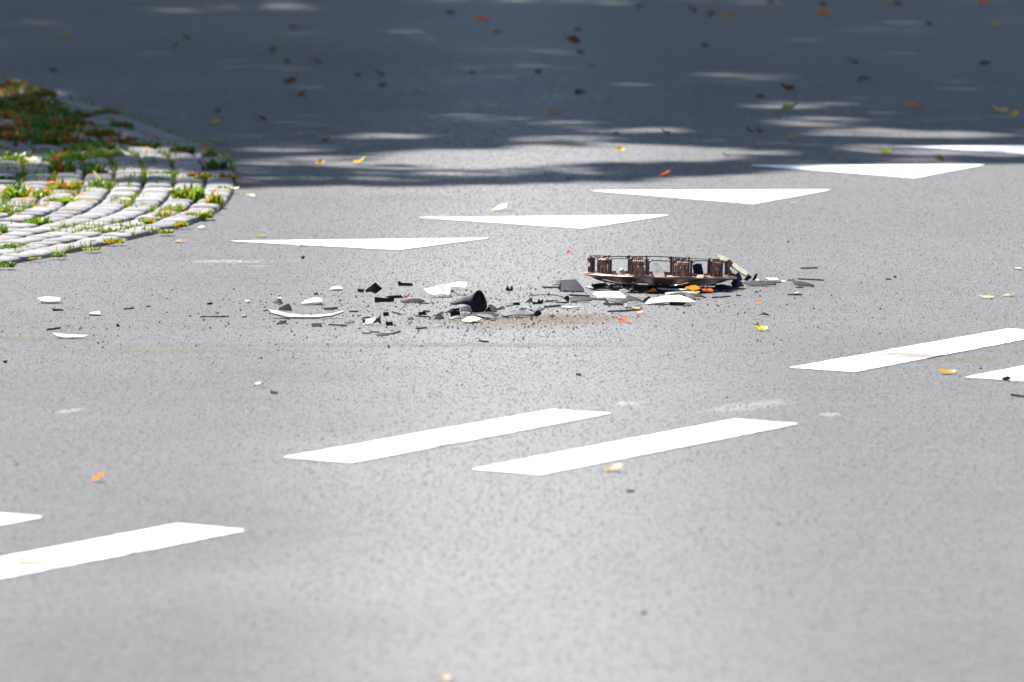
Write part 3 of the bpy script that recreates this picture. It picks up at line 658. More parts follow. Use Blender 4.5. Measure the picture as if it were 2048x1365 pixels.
SH_ = [
 ('A', [(605,440),(700,420),(750,425),(785,470),(800,510),(620,485)], 'slate', 30, 'slate grey curved shard lying against the left foot of the big shell', .1),
 ('A', [(1075,385),(1165,440),(1170,500),(960,515)], 'slate', 42, 'four sided slate tile leaning right of the big hollow shell', .03),
 ('A', [(455,495),(605,480),(612,545),(465,580)], 'slate', 62, 'square dark shard standing in front of the big shell', .05),
 ('A', [(205,610),(270,540),(320,545),(365,600),(330,612)], 'slate', 38, 'small triangular shard at the left end of the centre pile', .1),
 ('A', [(1180,485),(1450,485),(1600,500),(1720,540),(1600,560),(1420,560),(1290,578),(1240,560)], 'grey', 14, 'long pale scuffed blade shaped shard right of the big shell', .05),
 ('A', [(1720,520),(1780,485),(1840,495),(1845,530),(1790,568),(1730,560)], 'black', 60, 'round black cap at the right end of the long scuffed blade', .2),
 ('A', [(630,640),(700,590),(800,575),(940,610),(870,640),(740,665)], 'cream', 8, 'cream oval shard at the front edge of the centre pile', .04),
 ('A', [(425,600),(560,570),(640,560),(640,600),(540,610),(470,630)], 'grey', 14, 'pale grey wavy shard under the square dark one', .12),
 ('A', [(780,560),(820,530),(1060,510),(1200,540),(1150,580),(1000,590),(870,580)], 'slate', 12, 'flat long slate shard in front of the leaning tile', .05),
 ('A', [(840,560),(900,545),(1060,560),(1180,600),(1120,612),(960,590)], 'grey', 12, 'pale grey flat shard below the long slate one', .05),
 ('A', [(365,515),(480,455),(560,450),(600,440),(600,470),(480,500)], 'black', 45, 'black ragged strip left of the curved slate shard', .05),
 ('A', [(665,545),(770,540),(780,585),(670,590)], 'slate', 30, 'small slate chip behind the cream oval shard', .05),
 ('A', [(1590,360),(1660,300),(1700,285),(1710,350),(1650,350)], 'black', 55, 'black pointed chip left of the notched piece', .05),
 ('A', [(1700,345),(1780,352),(1800,305),(1830,340),(1865,300),(1868,372),(1710,380)], 'slate', 65, 'notched dark piece with two teeth behind the sand', .03),
 ('A', [(1285,372),(1400,350),(1420,400),(1310,412)], 'grey', 30, 'small pale grey chip touching a short black bar', .05),
 ('A', [(1405,360),(1510,357),(1520,390),(1420,396)], 'black', 60, 'short black bar behind the leaning tile', 0),
 ('A', [(1170,460),(1210,430),(1260,418),(1290,440),(1200,466)], 'black', 40, 'black flake just right of the leaning tile', .1),
 ('A', [(1510,450),(1620,445),(1610,488),(1500,482)], 'slate', 30, 'slate flake behind the long scuffed blade', .05),
 ('A', [(1640,460),(1700,460),(1705,512),(1635,507)], 'slate', 60, 'small upright slate block on the end of the blade', 0),
 ('A', [(1700,492),(1780,460),(1800,435),(1890,460),(1830,482)], 'black', 40, 'ragged black flake behind the round black cap', .1),
 ('A', [(1060,600),(1140,595),(1145,612),(1070,618)], 'slate', 20, 'tiny slate flake in the sand, upper one', 0),
 ('A', [(1065,622),(1135,615),(1140,632),(1070,636)], 'black', 20, 'tiny black flake in the sand, lower one', 0),
 ('A', [(1490,520),(1620,470),(1760,530),(1700,560)], 'grey', 16, 'grey chip lying on the long blade', .05),
 ('A', [(1960,555),(2010,545),(2048,565),(1990,575)], 'black', 35, 'black flake on the brown sand', .1),
 ('A', [(1295,150),(1335,105),(1350,125),(1330,152),(1380,152),(1375,112),(1405,100),(1412,160),(1385,177),(1310,172)], 'black', 72, 'black open clip alone behind the centre pile', 0),
 ('3', [(1740,132),(1752,110),(1815,93),(1792,128)], 'teal', 35, 'greenish dark chip touching the back of the big rectangular tile', .05),
 ('1', [(250,284),(350,280),(405,345),(405,357),(244,358)], 'slate', 34, 'large rectangular slate tile left of the wheel cover', .03),
 ('1', [(222,335),(250,284),(244,358)], 'grey', 50, 'pale triangular side piece against the large rectangular tile', .0),
 ('3', [(690,160),(740,172),(830,142),(880,138),(905,165),(905,190),(890,226),(760,228),(715,195)], 'clear', 22, 'cloudy clear lens shard left of the cream cup piece', .18),
 ('3', [(850,132),(1000,118),(1035,115),(1042,150),(1020,166),(880,152)], 'cream', 28, 'cream cup shaped shard behind the cloudy lens shard', .15),
 ('3', [(895,175),(930,174),(932,188),(900,190)], 'black', 50, 'black connector at the end of a curved wire by the lens shard', .1),
 ('3', [(205,178),(290,112),(345,160),(290,202),(255,186),(215,190)], 'slate', 52, 'square slate tile standing on one corner at upper left of debris', .05),
 ('3', [(140,162),(200,166),(196,188),(145,186)], 'teal', 55, 'short dark bar left of the corner standing tile', 0),
 ('3', [(470,106),(490,99),(502,112),(595,118),(595,137),(480,136)], 'black', 55, 'black bolt shaped bar alone behind the red leaf', 0),
 ('3', [(283,230),(375,240),(445,234),(440,268),(284,272)], 'black', 58, 'thick black channel bar in front left of the red leaf', .04),
 ('3', [(380,222),(500,217),(522,235),(402,240)], 'black', 50, 'black bar lying behind the thick channel bar', .02),
 ('3', [(500,265),(560,250),(650,250),(692,262),(665,277),(520,277)], 'slate', 22, 'flat slate shard below the red leaf', .05),
 ('3', [(350,356),(395,352),(402,381),(355,384)], 'black', 60, 'small black block above the folded white faced piece', 0),
 ('3', [(372,436),(430,430),(436,461),(378,462)], 'black', 60, 'small black block right of the folded white faced piece', 0),
 ('3', [(640,356),(700,350),(709,373),(645,377)], 'black', 55, 'small black cylinder like chip left of the centre pile', .1),
 ('3', [(550,400),(590,397),(606,412),(560,417)], 'slate', 30, 'tiny slate chip left of the triangular shard', .1),
 ('3', [(288,534),(350,528),(400,534),(480,512),(502,508),(482,525),(390,546),(310,552)], 'black', 40, 'black twig shaped shard with an orange tip', .05),
 ('3', [(35,440),(80,420),(122,430),(122,441),(60,447)], 'grey', 25, 'pale flake with black underside left of the folded piece', .1),
 ('2', [(905,505),(1000,462),(1025,472),(1048,526),(918,524)], 'slate', 45, 'roof shaped dark blue shard above the left white strip', .05),
 ('2', [(848,442),(900,414),(930,420),(952,456),(870,459)], 'slate', 35, 'smaller dark shard behind the roof shaped one', .2),
 ('2', [(1135,462),(1170,430),(1290,400),(1350,410),(1356,450),(1200,467)], 'white', 12, 'white oval shard above the long white strip', .08),
 ('2', [(1425,318),(1450,290),(1520,282),(1570,300),(1560,317)], 'white', 14, 'small white shard left of the corner standing tile', .08),
 ('2', [(890,658),(930,630),(960,640),(988,628),(988,655),(940,670)], 'black', 50, 'lumpy black chip below the long white strip', .1),
 ('2', [(1245,662),(1340,660),(1356,690),(1245,690)], 'slate', 40, 'flat rectangular chip below the white strip, slate top', .02),
 ('2', [(175,448),(230,444),(231,463),(175,465)], 'black', 55, 'small black chip alone far left of the debris', 0),
 ('2', [(1265,352),(1308,342),(1311,363),(1270,367)], 'black', 55, 'tiny dark chip above the white oval shard', .1),
 ('2', [(1360,505),(1515,491),(1516,511),(1390,522)], 'black', 50, 'black strip right of the white oval shard', .02),
 ('2', [(560,425),(600,425),(618,440),(575,443)], 'white', 15, 'tiny white chip far left behind the debris', .05),
 ('2', [(905,376),(928,374),(928,386),(908,388)], 'black', 50, 'tiny dark crumb behind the smaller dark shard', 0),
 ('2', [(895,395),(925,388),(940,410),(900,414)], 'white', 25, 'tiny white chip on the smaller dark shard', 0),
 ('7', [(285,150),(350,145),(470,150),(475,183),(380,189),(320,180)], 'white', 14, 'flat white shard alone at far left', .06),
 ('7', [(415,228),(424,236),(500,240),(500,249),(415,249)], 'black', 55, 'thin black hook shaped chip below the far left white shard', 0),
 ('7', [(408,430),(500,443),(620,448),(692,445),(640,462),(540,467),(450,455)], 'cream', 12, 'cream crescent shard lying on the dirt track at left', .03),
 ('7', [(695,274),(780,254),(796,284),(740,283)], 'white', 16, 'small white flake with dark edge at left', .03),
 ('8', [(465,295),(490,290),(610,314),(613,326),(540,323),(480,313)], 'slate', 22, 'flat slate shard right of the wheel cover pile', .05),
 ('8', [(482,330),(515,321),(536,332),(500,335)], 'black', 40, 'tiny black chip under the flat slate shard at right', .05),
 ('8', [(220,521),(255,513),(305,523),(260,526)], 'black', 35, 'flat black loop like flake right of the debris', .3),
 ('8', [(475,370),(500,362),(508,373),(480,376)], 'white', 20, 'tiny white chip above a thin black sliver at right', .05),
 ('8', [(1975,204),(2000,196),(2036,199),(2030,208)], 'white', 16, 'small white flake near the right edge', .03),
 ('8', [(1155,262),(1160,250),(1176,257),(1172,264)], 'black', 50, 'tiny black crumb alone right of the debris', .05),
 ('8', [(1895,953),(1935,941),(1965,953),(1935,970),(1905,966)], 'slate', 40, 'slate chip lying on the right edge dash', .05),
 ('B', [(340,930),(440,880),(930,880),(1050,970),(1020,1050),(600,1010),(480,1020)], 'white', 10, 'large flat white shard in front of the wheel cover', .03),
 ('B', [(600,1000),(850,1030),(1020,1035),(1100,1000),(1075,1100),(880,1130),(680,1065)], 'grey', 32, 'grey curved flap in front of the large white shard', .1),
 ('B', [(568,1125),(650,1060),(700,1110),(880,1118),(1000,1110),(990,1152),(640,1152)], 'black', 50, 'black base strip under the grey curved flap', .03),
 ('B', [(1050,1010),(1100,962),(1280,1010),(1400,1070),(1250,1075),(1060,1062)], 'slate', 32, 'slate ribbed shard right of the grey flap', .05),
 ('B', [(1000,1192),(1080,1110),(1200,1092),(1340,1085),(1378,1150),(1370,1202),(1180,1165),(1050,1202)], 'grey', 22, 'pale grey two fold shard with a yellow leaf under it', .12),
 ('B', [(1370,1082),(1420,1020),(1540,962),(1547,985),(1480,1050),(1420,1102)], 'black', 50, 'black jagged spike right of the slate ribbed shard', .03),
 ('0', [(1289,610),(1297,602),(1330,597),(1360,595),(1376,600),(1393,607),(1375,609),(1340,609),(1310,610)], 'cream', 14, 'long cream blade shaped shard below the wheel cover', .05),
 ('C', [(-30,790),(60,752),(250,730),(420,745),(560,750),(672,796),(540,790),(370,786),(200,768)], 'slate', 28, 'dark blue arched shard behind the long cream blade', .06),
 ('C', [(0,722),(400,706),(560,745),(200,735),(20,772)], 'white', 12, 'thin white shard behind the dark arched one', .03),
 ('C', [(75,902),(90,860),(150,870),(290,880),(342,880),(300,932),(180,926),(80,922)], 'black', 55, 'black lumpy bracket in front of the long cream blade', .03),
 ('B', [(1600,1142),(1660,1100),(1720,1115),(1780,1095),(1882,1142),(1800,1158)], 'black', 45, 'black toothed flake left of the lumpy bracket', .03),
 ('C', [(370,790),(430,785),(520,810),(510,826),(400,822)], 'black', 40, 'small black flake under the end of the arched shard', .03),
 ('C', [(765,665),(860,595),(960,588),(1082,620),(1060,652),(900,678)], 'slate', 35, 'leaf shaped slate shard under the right end of the wheel cover', .06),
 ('C', [(1040,400),(1060,368),(1150,420),(1220,450),(1272,500),(1200,548),(1110,532)], 'teal', 58, 'curved greenish shard propped at the right end of the wheel cover', .1),
 ('C', [(1150,420),(1205,368),(1242,430),(1262,490),(1200,482)], 'black', 65, 'black pointed spike behind the curved greenish shard', .03),
 ('C', [(1290,505),(1370,414),(1425,462),(1350,515)], 'black', 62, 'dark wedge standing near the foot of the cream bar', .03),
 ('C', [(1428,505),(1490,398),(1520,405),(1470,525)], 'black', 68, 'rightmost dark spike standing by the cream bar', .03),
 ('C', [(1290,552),(1450,530),(1680,540),(1832,550),(1822,590),(1640,606),(1500,606),(1380,598)], 'slate', 20, 'long flat slate shard at the right end of the pile', .05),
 ('C', [(1640,482),(1840,478),(1872,520),(1720,528)], 'white', 14, 'white flake behind the long flat slate shard', .05),
 ('C', [(1895,528),(1950,522),(1978,538),(1960,550)], 'cream', 14, 'small cream flake at the far right end of the pile', .05),
 ('C', [(1465,525),(1520,488),(1565,532)], 'cream', 35, 'small pale wedge behind the rightmost dark spike', .05),
 ('C', [(1080,560),(1150,520),(1300,560),(1290,610),(1120,640)], 'black', 30, 'dark crumpled piece joining the right end of the pile', .1),
 ('C', [(860,640),(1000,618),(1080,640),(990,668)], 'grey', 30, 'pale edge flake on the leaf shaped shard', .05),
 ('B', [(210,788),(330,745),(600,710),(780,720),(760,770),(500,775),(450,835),(300,822)], 'black', 24, 'black curved shard sticking out left under the wheel cover', .05),
 ('B', [(430,842),(450,830),(620,835),(840,840),(1130,850),(1200,872),(600,872)], 'black', 30, 'black flat strip in the shadow under the wheel cover', .03),
 ('B', [(575,860),(650,775),(668,790),(600,862)], 'grey', 50, 'thin pale strip leaning under the left of the wheel cover', 0),
 ('B', [(720,858),(840,840),(895,780),(960,800),(1130,760),(1100,850),(880,872)], 'grey', 28, 'pale crumpled shard under the left of the wheel cover', .08),
 ('B', [(890,852),(1000,828),(1145,860),(1000,930),(940,880)], 'grey', 22, 'pale diamond flake in front of the crumpled shard', .08),
 ('B', [(955,640),(1175,640),(1160,770),(975,780)], 'slate', 70, 'dark blue block standing under the wheel cover', .03),
 ('B', [(1180,885),(1400,850),(1800,860),(2300,880),(2800,885),(2600,900),(1500,900)], 'slate', 20, 'long dark base strip under the front of the wheel cover', .02),
 ('B', [(1690,805),(2040,830),(2500,835),(2040,875),(1850,852)], 'cream', 16, 'olive cream strip in the shade under the wheel cover', .02),
 ('1', [(262,402),(290,386),(302,395),(300,432)], 'black', 55, 'black end piece left of the slate blade by the white shard', .05),
 ('1', [(300,405),(380,397),(492,405),(440,425),(310,432)], 'slate', 20, 'slate blade left of the large white shard', .04),
 ('1', [(230,468),(300,460),(372,466),(300,475)], 'white', 14, 'thin white flake behind the brown sand', .02),
 ('1', [(10,430),(40,405),(46,425),(30,436)], 'black', 50, 'black curl left of the notched piece', .05),
 ('1', [(1090,378),(1115,372),(1160,392),(1170,412),(1120,408)], 'black', 30, 'black flake at the tip of the long cream blade', .04),
 ('1', [(700,440),(720,428),(800,450),(790,470),(690,465)], 'grey', 24, 'grey chip below the slate ribbed shard', .04),
 ('1', [(1790,20),(1796,12),(1806,14),(1802,22)], 'black', 50, 'tiny dark crumb behind the debris near the triangles', .04),
]
for t in SH_:
    k = {'thick': .0035} if len(t) > 6 else {}
    shard(t[0], t[1], t[2], t[3], t[4], t[5], yaw=rnd.uniform(-14, 14), **k)
# long white strip, thicker
shard('2', [(800,528),(870,535),(1000,568),(1150,584),(1300,582),(1430,570),(1560,540),(1575,548),(1450,590),(1300,606),(1150,607),(1000,602),(890,577),(830,562)], 'white', 20, 'long curved white strip at left of the debris', 0, name='trim_strip', cat='plastic strip', thick=.004)
# folded white faced piece: face and two flaps
g = G(742, 652); fp = link('folded_bracket', None); fp.location = g
tag(fp, 'folded piece with pale face and two dark standing flaps at lower left of debris', 'plastic fragment', 'broken plastic pieces on the road')
for nm, pts, m_, tl in (('face', [(188,456),(212,424),(290,398),(310,400),(275,440),(262,457)], 'white', 26), ('flap', [(182,387),(212,424),(190,448),(183,430)], 'grey', 75), ('flap', [(272,446),(298,400),(330,388),(340,452),(310,430)], 'rustdark', 75)):
    shard('3', pts, m_, tl, None, .1, parent=fp, name=nm, gx=742, gy=652)
# slivers
for a in [
 ('3', 650, 277, 730, 281, 8, 'black', 'thin black sliver at the right end of the flat shard by the red leaf'), ('3', 680, 342, 740, 348, 10, 'black', 'short black sliver behind the small cylinder like chip'),
 ('3', 620, 488, 715, 481, 13, 'black', 'black sliver alone in front of the left debris'), ('3', 1135, 588, 1222, 596, 12, 'black', 'black sliver lying alone in front of the sand'),
 ('3', 615, 383, 745, 392, 8, 'black', 'thin black sliver left of the triangular shard'), ('3', 178, 524, 255, 527, 8, 'black', 'thin sliver left of the black twig shard, lower one'),
 ('3', 245, 514, 325, 516, 8, 'black', 'thin sliver left of the black twig shard, upper one'), ('3', 75, 347, 155, 345, 8, 'black', 'thin black sliver above the folded piece'),
 ('3', 425, 350, 500, 371, 9, 'black', 'slanted black sliver right of a small block'), ('3', 0, 458, 60, 463, 9, 'black', 'black sliver left of the pale flake'),
 ('3', 1658, 148, 1790, 149, 10, 'teal', 'dark sliver left behind the large rectangular tile'), ('3', 1280, 332, 1330, 322, 14, 'black', 'black splinter behind the leaning tile'),
 ('3', 1680, 262, 1785, 258, 7, 'black', 'thin black sliver right of the notched piece'), ('3', 1765, 273, 1870, 272, 6, 'black', 'thin black sliver left of the slate blade'),
 ('3', 765, 385, 850, 352, 9, 'black', 'slanted black sliver left behind the square dark shard'), ('3', 185, 400, 250, 394, 9, 'black', 'dark sliver behind the folded piece'),
 ('2', 103, 590, 392, 588, 9, 'black', 'long thin black sliver alone at left'), ('2', 1415, 673, 1610, 679, 12, 'black', 'black sliver right of the flat rectangular chip'),
 ('2', 1632, 538, 1728, 534, 7, 'black', 'thin black sliver right of the black strip'), ('2', 745, 526, 886, 523, 8, 'black', 'thin black sliver at the left foot of the roof shaped shard'),
 ('2', 258, 553, 299, 552, 8, 'black', 'tiny black sliver above the long thin one'), ('2', 925, 606, 1022, 602, 7, 'rust', 'brown splinter below the long white strip'),
 ('2', 1880, 572, 1860, 565, 8, 'black', 'tiny splinter above the folded piece'),
 ('7', 365, 399, 478, 386, 13, 'slate', 'dark blue sliver at left above the cream crescent'), ('7', 973, 236, 1062, 228, 9, 'black', 'thin black sliver at left, right of the white flake'),
 ('7', 1148, 215, 1187, 214, 7, 'black', 'tiny black sliver at left, further right'), ('7', 700, 285, 796, 284, 6, 'black', 'thin dark edge sliver under the small white flake'),
 ('8', 517, 199, 641, 197, 9, 'black', 'black sliver right behind the wheel cover'), ('8', 495, 272, 679, 281, 8, 'black', 'long thin black sliver right of the pile'),
 ('8', 425, 380, 532, 381, 8, 'black', 'thin black sliver below the flat slate shard at right'), ('8', 430, 281, 482, 280, 8, 'rust', 'short brown splinter at the right end of the pile'),
 ('8', 1955, 1067, 2060, 1080, 15, 'black', 'black sliver cut off by the right edge'), ('8', 1100, 273, 1140, 275, 7, 'slate', 'tiny slate sliver alone at right'),
 ('C', 760, 795, 1082, 774, 18, 'black', 'thin black sliver below the leaf shaped shard'), ('C', 1165, 756, 1242, 760, 18, 'black', 'short black sliver below the right end of the pile'),
 ('C', 1468, 700, 1527, 701, 16, 'black', 'tiny black sliver right of the short one'), ('C', 1815, 546, 1906, 545, 12, 'black', 'black sliver end sticking out right of the pile'),
 ('C', 310, 936, 432, 922, 14, 'black', 'black sliver right of the lumpy bracket'), ('C', 1000, 692, 1050, 692, 8, 'slate', 'tiny slate sliver under the leaf shaped shard'),
 ('1', 298, 382, 448, 388, 11, 'black', 'black sliver above the slate blade'), ('1', 213, 433, 300, 432, 7, 'black', 'thin black sliver in front of the slate blade'),
 ('1', 128, 463, 250, 454, 13, 'black', 'ragged black sliver behind the brown sand'), ('1', 560, 494, 792, 484, 11, 'black', 'long dark sliver in the front of the wheel cover pile'),
 ('1', 118, 327, 190, 331, 9, 'teal', 'greenish sliver left of the pale side piece'), ('0', 1152, 750, 1163, 752, 4, 'black', 'tiny black splinter alone below the sand'),
 ('0', 540, 786, 556, 788, 5, 'rustdark', 'small dark splinter alone left of middle'), ('0', 1270, 984, 1252, 984, 4, 'rustdark', 'tiny blurred splinter below the lower middle dash')]:
    sliver(*a)
# wires
def wire(reg, pts, rad, label):
    P = px(reg, pts); yb = max(p[1] for p in P); g0 = G(P[0][0], yb); s = g0.y / F
    V = [Vector(((p[0] - P[0][0]) * s, (yb - p[1]) * s * .5, (yb - p[1]) * s * .96 + rad)) for p in P]
    # smooth
    W_ = []
    for i in range(len(V) - 1):
        for j in range(4): W_.append(V[i].lerp(V[i + 1], j / 4))
    W_.append(V[-1])
    for _ in range(3): W_ = [W_[0]] + [(W_[i - 1] + W_[i] * 2 + W_[i + 1]) / 4 for i in range(1, len(W_) - 1)] + [W_[-1]]
    o = link('wire', tube(W_, rad), mats=[M['wire']]); o.location = g0; tag(o, label, 'wire', 'wires lying in the debris')
wire('3', [(1545, 220), (1600, 211), (1700, 206), (1780, 213), (1832, 230)], .0011, 'long arched black wire behind the notched piece')
wire('A', [(510, 185), (545, 215), (590, 238), (650, 240), (700, 242)], .0011, 'short curved black wire behind the big shell')
wire('A', [(1865, 338), (1950, 342), (2048, 330), (2110, 325)], .0009, 'straight black wire right of the notched piece')
wire('C', [(-150, 700), (0, 712), (300, 690), (600, 680), (760, 665)], .0010, 'thin dark wire in front of the wheel cover')

# pebbles that stand alone
def lump(x, y, w, h, mat, label, name='pebble', cat='pebble'):
    bm = bmesh.new(); bmesh.ops.create_icosphere(bm, subdivisions=2, radius=.5)
    sd_ = rnd.random() * 50
    for v_ in bm.verts: v_.co *= 1 + .45 * noise.noise(v_.co * 2.2 + Vector((sd_, 0, 0)))
    me = bpy.data.meshes.new(name); bm.to_mesh(me); bm.free()
    g = G(x, y); s = g.y / F; o = link(name, me, mats=[M[mat]]); o.location = (g.x, g.y, h * s * .42); o.scale = (w * s, w * s, h * s); o.rotation_euler = (0, 0, rnd.random() * 6)
    tag(o, label, cat)
lump(488, 635, 12, 6, 'pinkstone', 'pinkish pebble left of the long white strip')
lump(606, 518, 8, 6, 'gritdark', 'dark pebble below the left end of the first triangle')
lump(1285, 1228, 14, 10, 'rustdark', 'blurred dark pebble in the lower foreground')
lump(1260, 985, 8, 6, 'rustdark', 'small blurred brown pebble below the curled amber leaf')
lump(1243, 547, 10, 11, 'white', 'round white lump of plastic seen through the wheel cover ring', 'plastic_lump', 'plastic lump')
lump(10, 726, 10, 8, 'rustdark', 'brown pebble at the left edge on the dirt band')
lump(236, 654, 7, 6, 'gritdark', 'black crumb of rubber between slivers at left', 'rubber_crumb', 'crumb')

# ------------------------------------------------------------------ wheel cover
gc = G(1319, 576)
wc = link('wheel_cover', None); wc.location = (gc.x, gc.y, .0265); wc.rotation_euler = (R(-2.5), R(1.6), 0)
tag(wc, 'rusty brown wheel cover lying face down on a heap of black shards', 'wheel cover')
RO = .187
prof = [(RO, .0015), (RO - .004, 0), (.170, -.003), (.150, -.008), (.125, -.013), (.100, -.017), (.075, -.020), (.05, -.022), (.025, -.023), (.008, -.023)]
nt = 160; bm = bmesh.new(); rings = []
for r_, z_ in prof: rings.append([bm.verts.new((math.cos(i * 2 * math.pi / nt) * r_, math.sin(i * 2 * math.pi / nt) * r_, z_ - (.004 * max(0, math.sin(i * 2 * math.pi / nt * 8)) if .09 < r_ < .16 else 0))) for i in range(nt)])
for k in range(len(prof) - 1):
    for i in range(nt):
        ph = (i / nt * 8) % 1; rm = (prof[k][0] + prof[k + 1][0]) / 2
        if .085 < rm < .152 and .30 < ph < .62: continue
        bm.faces.new((rings[k][i], rings[k][(i + 1) % nt], rings[k + 1][(i + 1) % nt], rings[k + 1][i]))
me = bpy.data.meshes.new('shell'); bm.to_mesh(me); bm.free()
me.polygons.foreach_set('use_smooth', [True] * len(me.polygons))
o = link('shell', me, wc, [M['shell']]); m = o.modifiers.new('thickness', 'SOLIDIFY'); m.thickness = .003; m.offset = 1
def boxes(name, lst, mat, parent, bev=.0006):
    bm = bmesh.new()
    for (cx, cy, cz, sx, sy, sz, *rx) in lst:
        r = bmesh.ops.create_cube(bm, size=1); mt = Matrix.Translation((cx, cy, cz)) @ (Matrix.Rotation(rx[0], 4, 'X') if rx else Matrix.Identity(4)) @ Matrix.Diagonal((sx, sy, sz, 1))
        bmesh.ops.transform(bm, matrix=mt, verts=r['verts'])
    bmesh.ops.bevel(bm, geom=bm.edges[:], offset=bev, segments=1, affect='EDGES')
    me = bpy.data.meshes.new(name); bm.to_mesh(me); bm.free(); return link(name, me, parent, [M[mat]])
# flange ring, in pieces between the clips
def arc_slab(name, a0, a1, r0, r1, z0, z1, mat):
    n = 14; v = []; f = []
    for i in range(n + 1):
        a = a0 + (a1 - a0) * i / n; c, s_ = math.cos(a), math.sin(a)
        v += [(c * r0, s_ * r0, z0), (c * r1, s_ * r1, z0 - .001), (c * r1, s_ * r1, z1 - .003), (c * r0, s_ * r0, z1)]
    for i in range(n):
        for j in range(4): f.append((i * 4 + j, i * 4 + (j + 1) % 4, i * 4 + 4 + (j + 1) % 4, i * 4 + 4 + j))
    f += [(0, 1, 2, 3), (n * 4 + 3, n * 4 + 2, n * 4 + 1, n * 4)]
    return link(name, mesh(name, v, f), wc, [M[mat]])
RC = .167; HT = .042
for k in range(10):
    a = R(-90 + 18 + 36 * k)
    arc_slab('flange', a - R(13), a + R(13) if k % 3 else a + R(10), .158, .184, .001, .0085, 'rust')
    # clip frame: two posts and foot
    w = .0225
    cl = boxes('clip', [(-w, 0, HT / 2 + .002, .0042, .004, HT), (w, 0, HT / 2 + .002, .0052, .004, HT), (0, .002, .0035, .046, .005, .006), (w - .007, .006, HT / 2, .004, .008, HT * .92)], 'rustdark', wc)
    cl.location = (math.cos(a) * RC, math.sin(a) * RC, .003); cl.rotation_euler = (0, 0, a + math.pi / 2)
    for sx in (-.0088, .0068):
        l = [(sx, -.001, .0125, .0125, .0022, .022), (sx, .001, .0245, .0065, .002, .008)]
        l += [(sx - .0048 + i * .0048, -.0035, .0335 + .001 * (i % 2), .0026, .009, .011, .45) for i in range(3)]
        l += [(sx, .0005, .0290, .0125, .0022, .0042), (sx + .003, -.0042, .010, .0016, .005, .016)]
        tb = boxes('tab', l, 'rust', cl, .0004)
    hk = boxes('hook', [(w + .004, -.002, HT - .003, .006, .007, .004, .4), (-w, -.003, HT - .001, .006, .006, .003, -.3)], 'rust', cl, .0004)
V = [Vector((math.cos(i * math.pi / 60) * (RC + .001), math.sin(i * math.pi / 60) * (RC + .001), HT + .002 + .001 * math.sin(i * .26))) for i in range(121)]
link('spring_ring', tube(V, .00125), wc, [M['wire']])
for i, a in enumerate((R(180), R(0))):
    V = [Vector((math.cos(a) * (RC - .002 + .008 * math.sin(t * math.pi)), -.004 + .008 * t, HT + .004 - .016 * math.sin(t * math.pi * .9))) for t in [j / 10 for j in range(11)]]
    link('ring_bend', tube(V, .0015), wc, [M['rustdark']])
boxes('rib', [(0, 0, -.014, .010, .27, .006), (0, 0, -.0142, .27, .010, .0062), (0, 0, -.012, .07, .07, .006)], 'rustdark', wc, .001)
# cream bar leaning over the ring
shard('C', [(845,88),(930,115),(1050,155),(1110,215),(1200,280),(1372,400),(1340,452),(1240,400),(1085,285),(1030,215),(930,190),(870,140)], 'cream', 42, 'bent cream yellow bar leaning on the right end of the wheel cover ring', 0, thick=.005, name='trim_bar', cat='plastic strip', gx=1470, gy=578, yaw=6)
# pieces seen through the ring
shard('B', [(1590,290),(1680,300),(1890,500),(1885,590),(1610,580)], 'clear', 48, 'cloudy clear shard standing inside the wheel cover ring', .05, gx=1320, gy=566)
shard('C', [(455,262),(530,236),(600,246),(640,430),(560,440),(470,434)], 'slate', 60, 'dark slate shard lying inside the right of the wheel cover ring', .08, gx=1396, gy=566)
shard('C', [(80,460),(180,405),(290,450),(300,485),(90,480)], 'cream', 40, 'small cream chip inside the wheel cover between two clips', .1, gx=1353, gy=566)
shard('B', [(1520,640),(1560,620),(1820,625),(1840,650),(1740,690),(1600,690)], 'white', 62, 'pale emblem disc hanging from the underside of the wheel cover rim', .1, gx=1314, gy=583)

# ------------------------------------------------------------------ crumbs, sand and grit
def cloud(spec, seed):
    q = np.random.RandomState(seed); out = []
    for (x, y, sx, sy, n) in spec:
        g = G(x, y); p = np.c_[g.x + q.randn(n) * sx, g.y + q.randn(n) * sy]; out.append(p)
    return np.concatenate(out)
Pc = cloud([(900, 625, .30, .45, 700), (1150, 600, .3, .4, 420), (750, 640, .25, .5, 300), (300, 690, .4, .5, 120), (1400, 600, .3, .5, 160), (1000, 640, .15, .2, 420), (1800, 720, .4, .6, 60), (1100, 800, .9, 2.2, 50), (60, 655, .15, .3, 60)], 5)
q = np.random.RandomState(9); z = .0010 + .0034 * q.rand(len(Pc)) ** 3
tag(pebbles('plastic_crumbs', Pc, z, z * 1.3, M['gritdark'], seed=4), 'scatter of tiny black plastic crumbs around the debris', 'plastic crumbs')
Ps = cloud([(1070, 642, .11, .11, 1500), (1130, 636, .08, .08, 900), (980, 645, .10, .10, 700), (1190, 634, .05, .05, 250)], 6)
z = .0007 + .0019 * q.rand(len(Ps)) ** 2
tag(pebbles('sand_patch', Ps, z, z * 1.1, M['sand'], seed=5), 'patch of brown sand and grit in front of the debris', 'sand')
Pt = cloud([(70, 678, .10, .06, 500), (350, 703, .22, .06, 700), (200, 700, .15, .05, 350), (1930, 720, .10, .05, 260), (1810, 711, .07, .03, 90), (700, 690, .4, .03, 300), (190, 500, .05, .15, 120)], 8)
z = .0007 + .0014 * q.rand(len(Pt)) ** 2
tag(pebbles('dirt_track', Pt, z, z, M['sand'], seed=6), 'streaks of brown dirt left by tyres across the road', 'dirt')

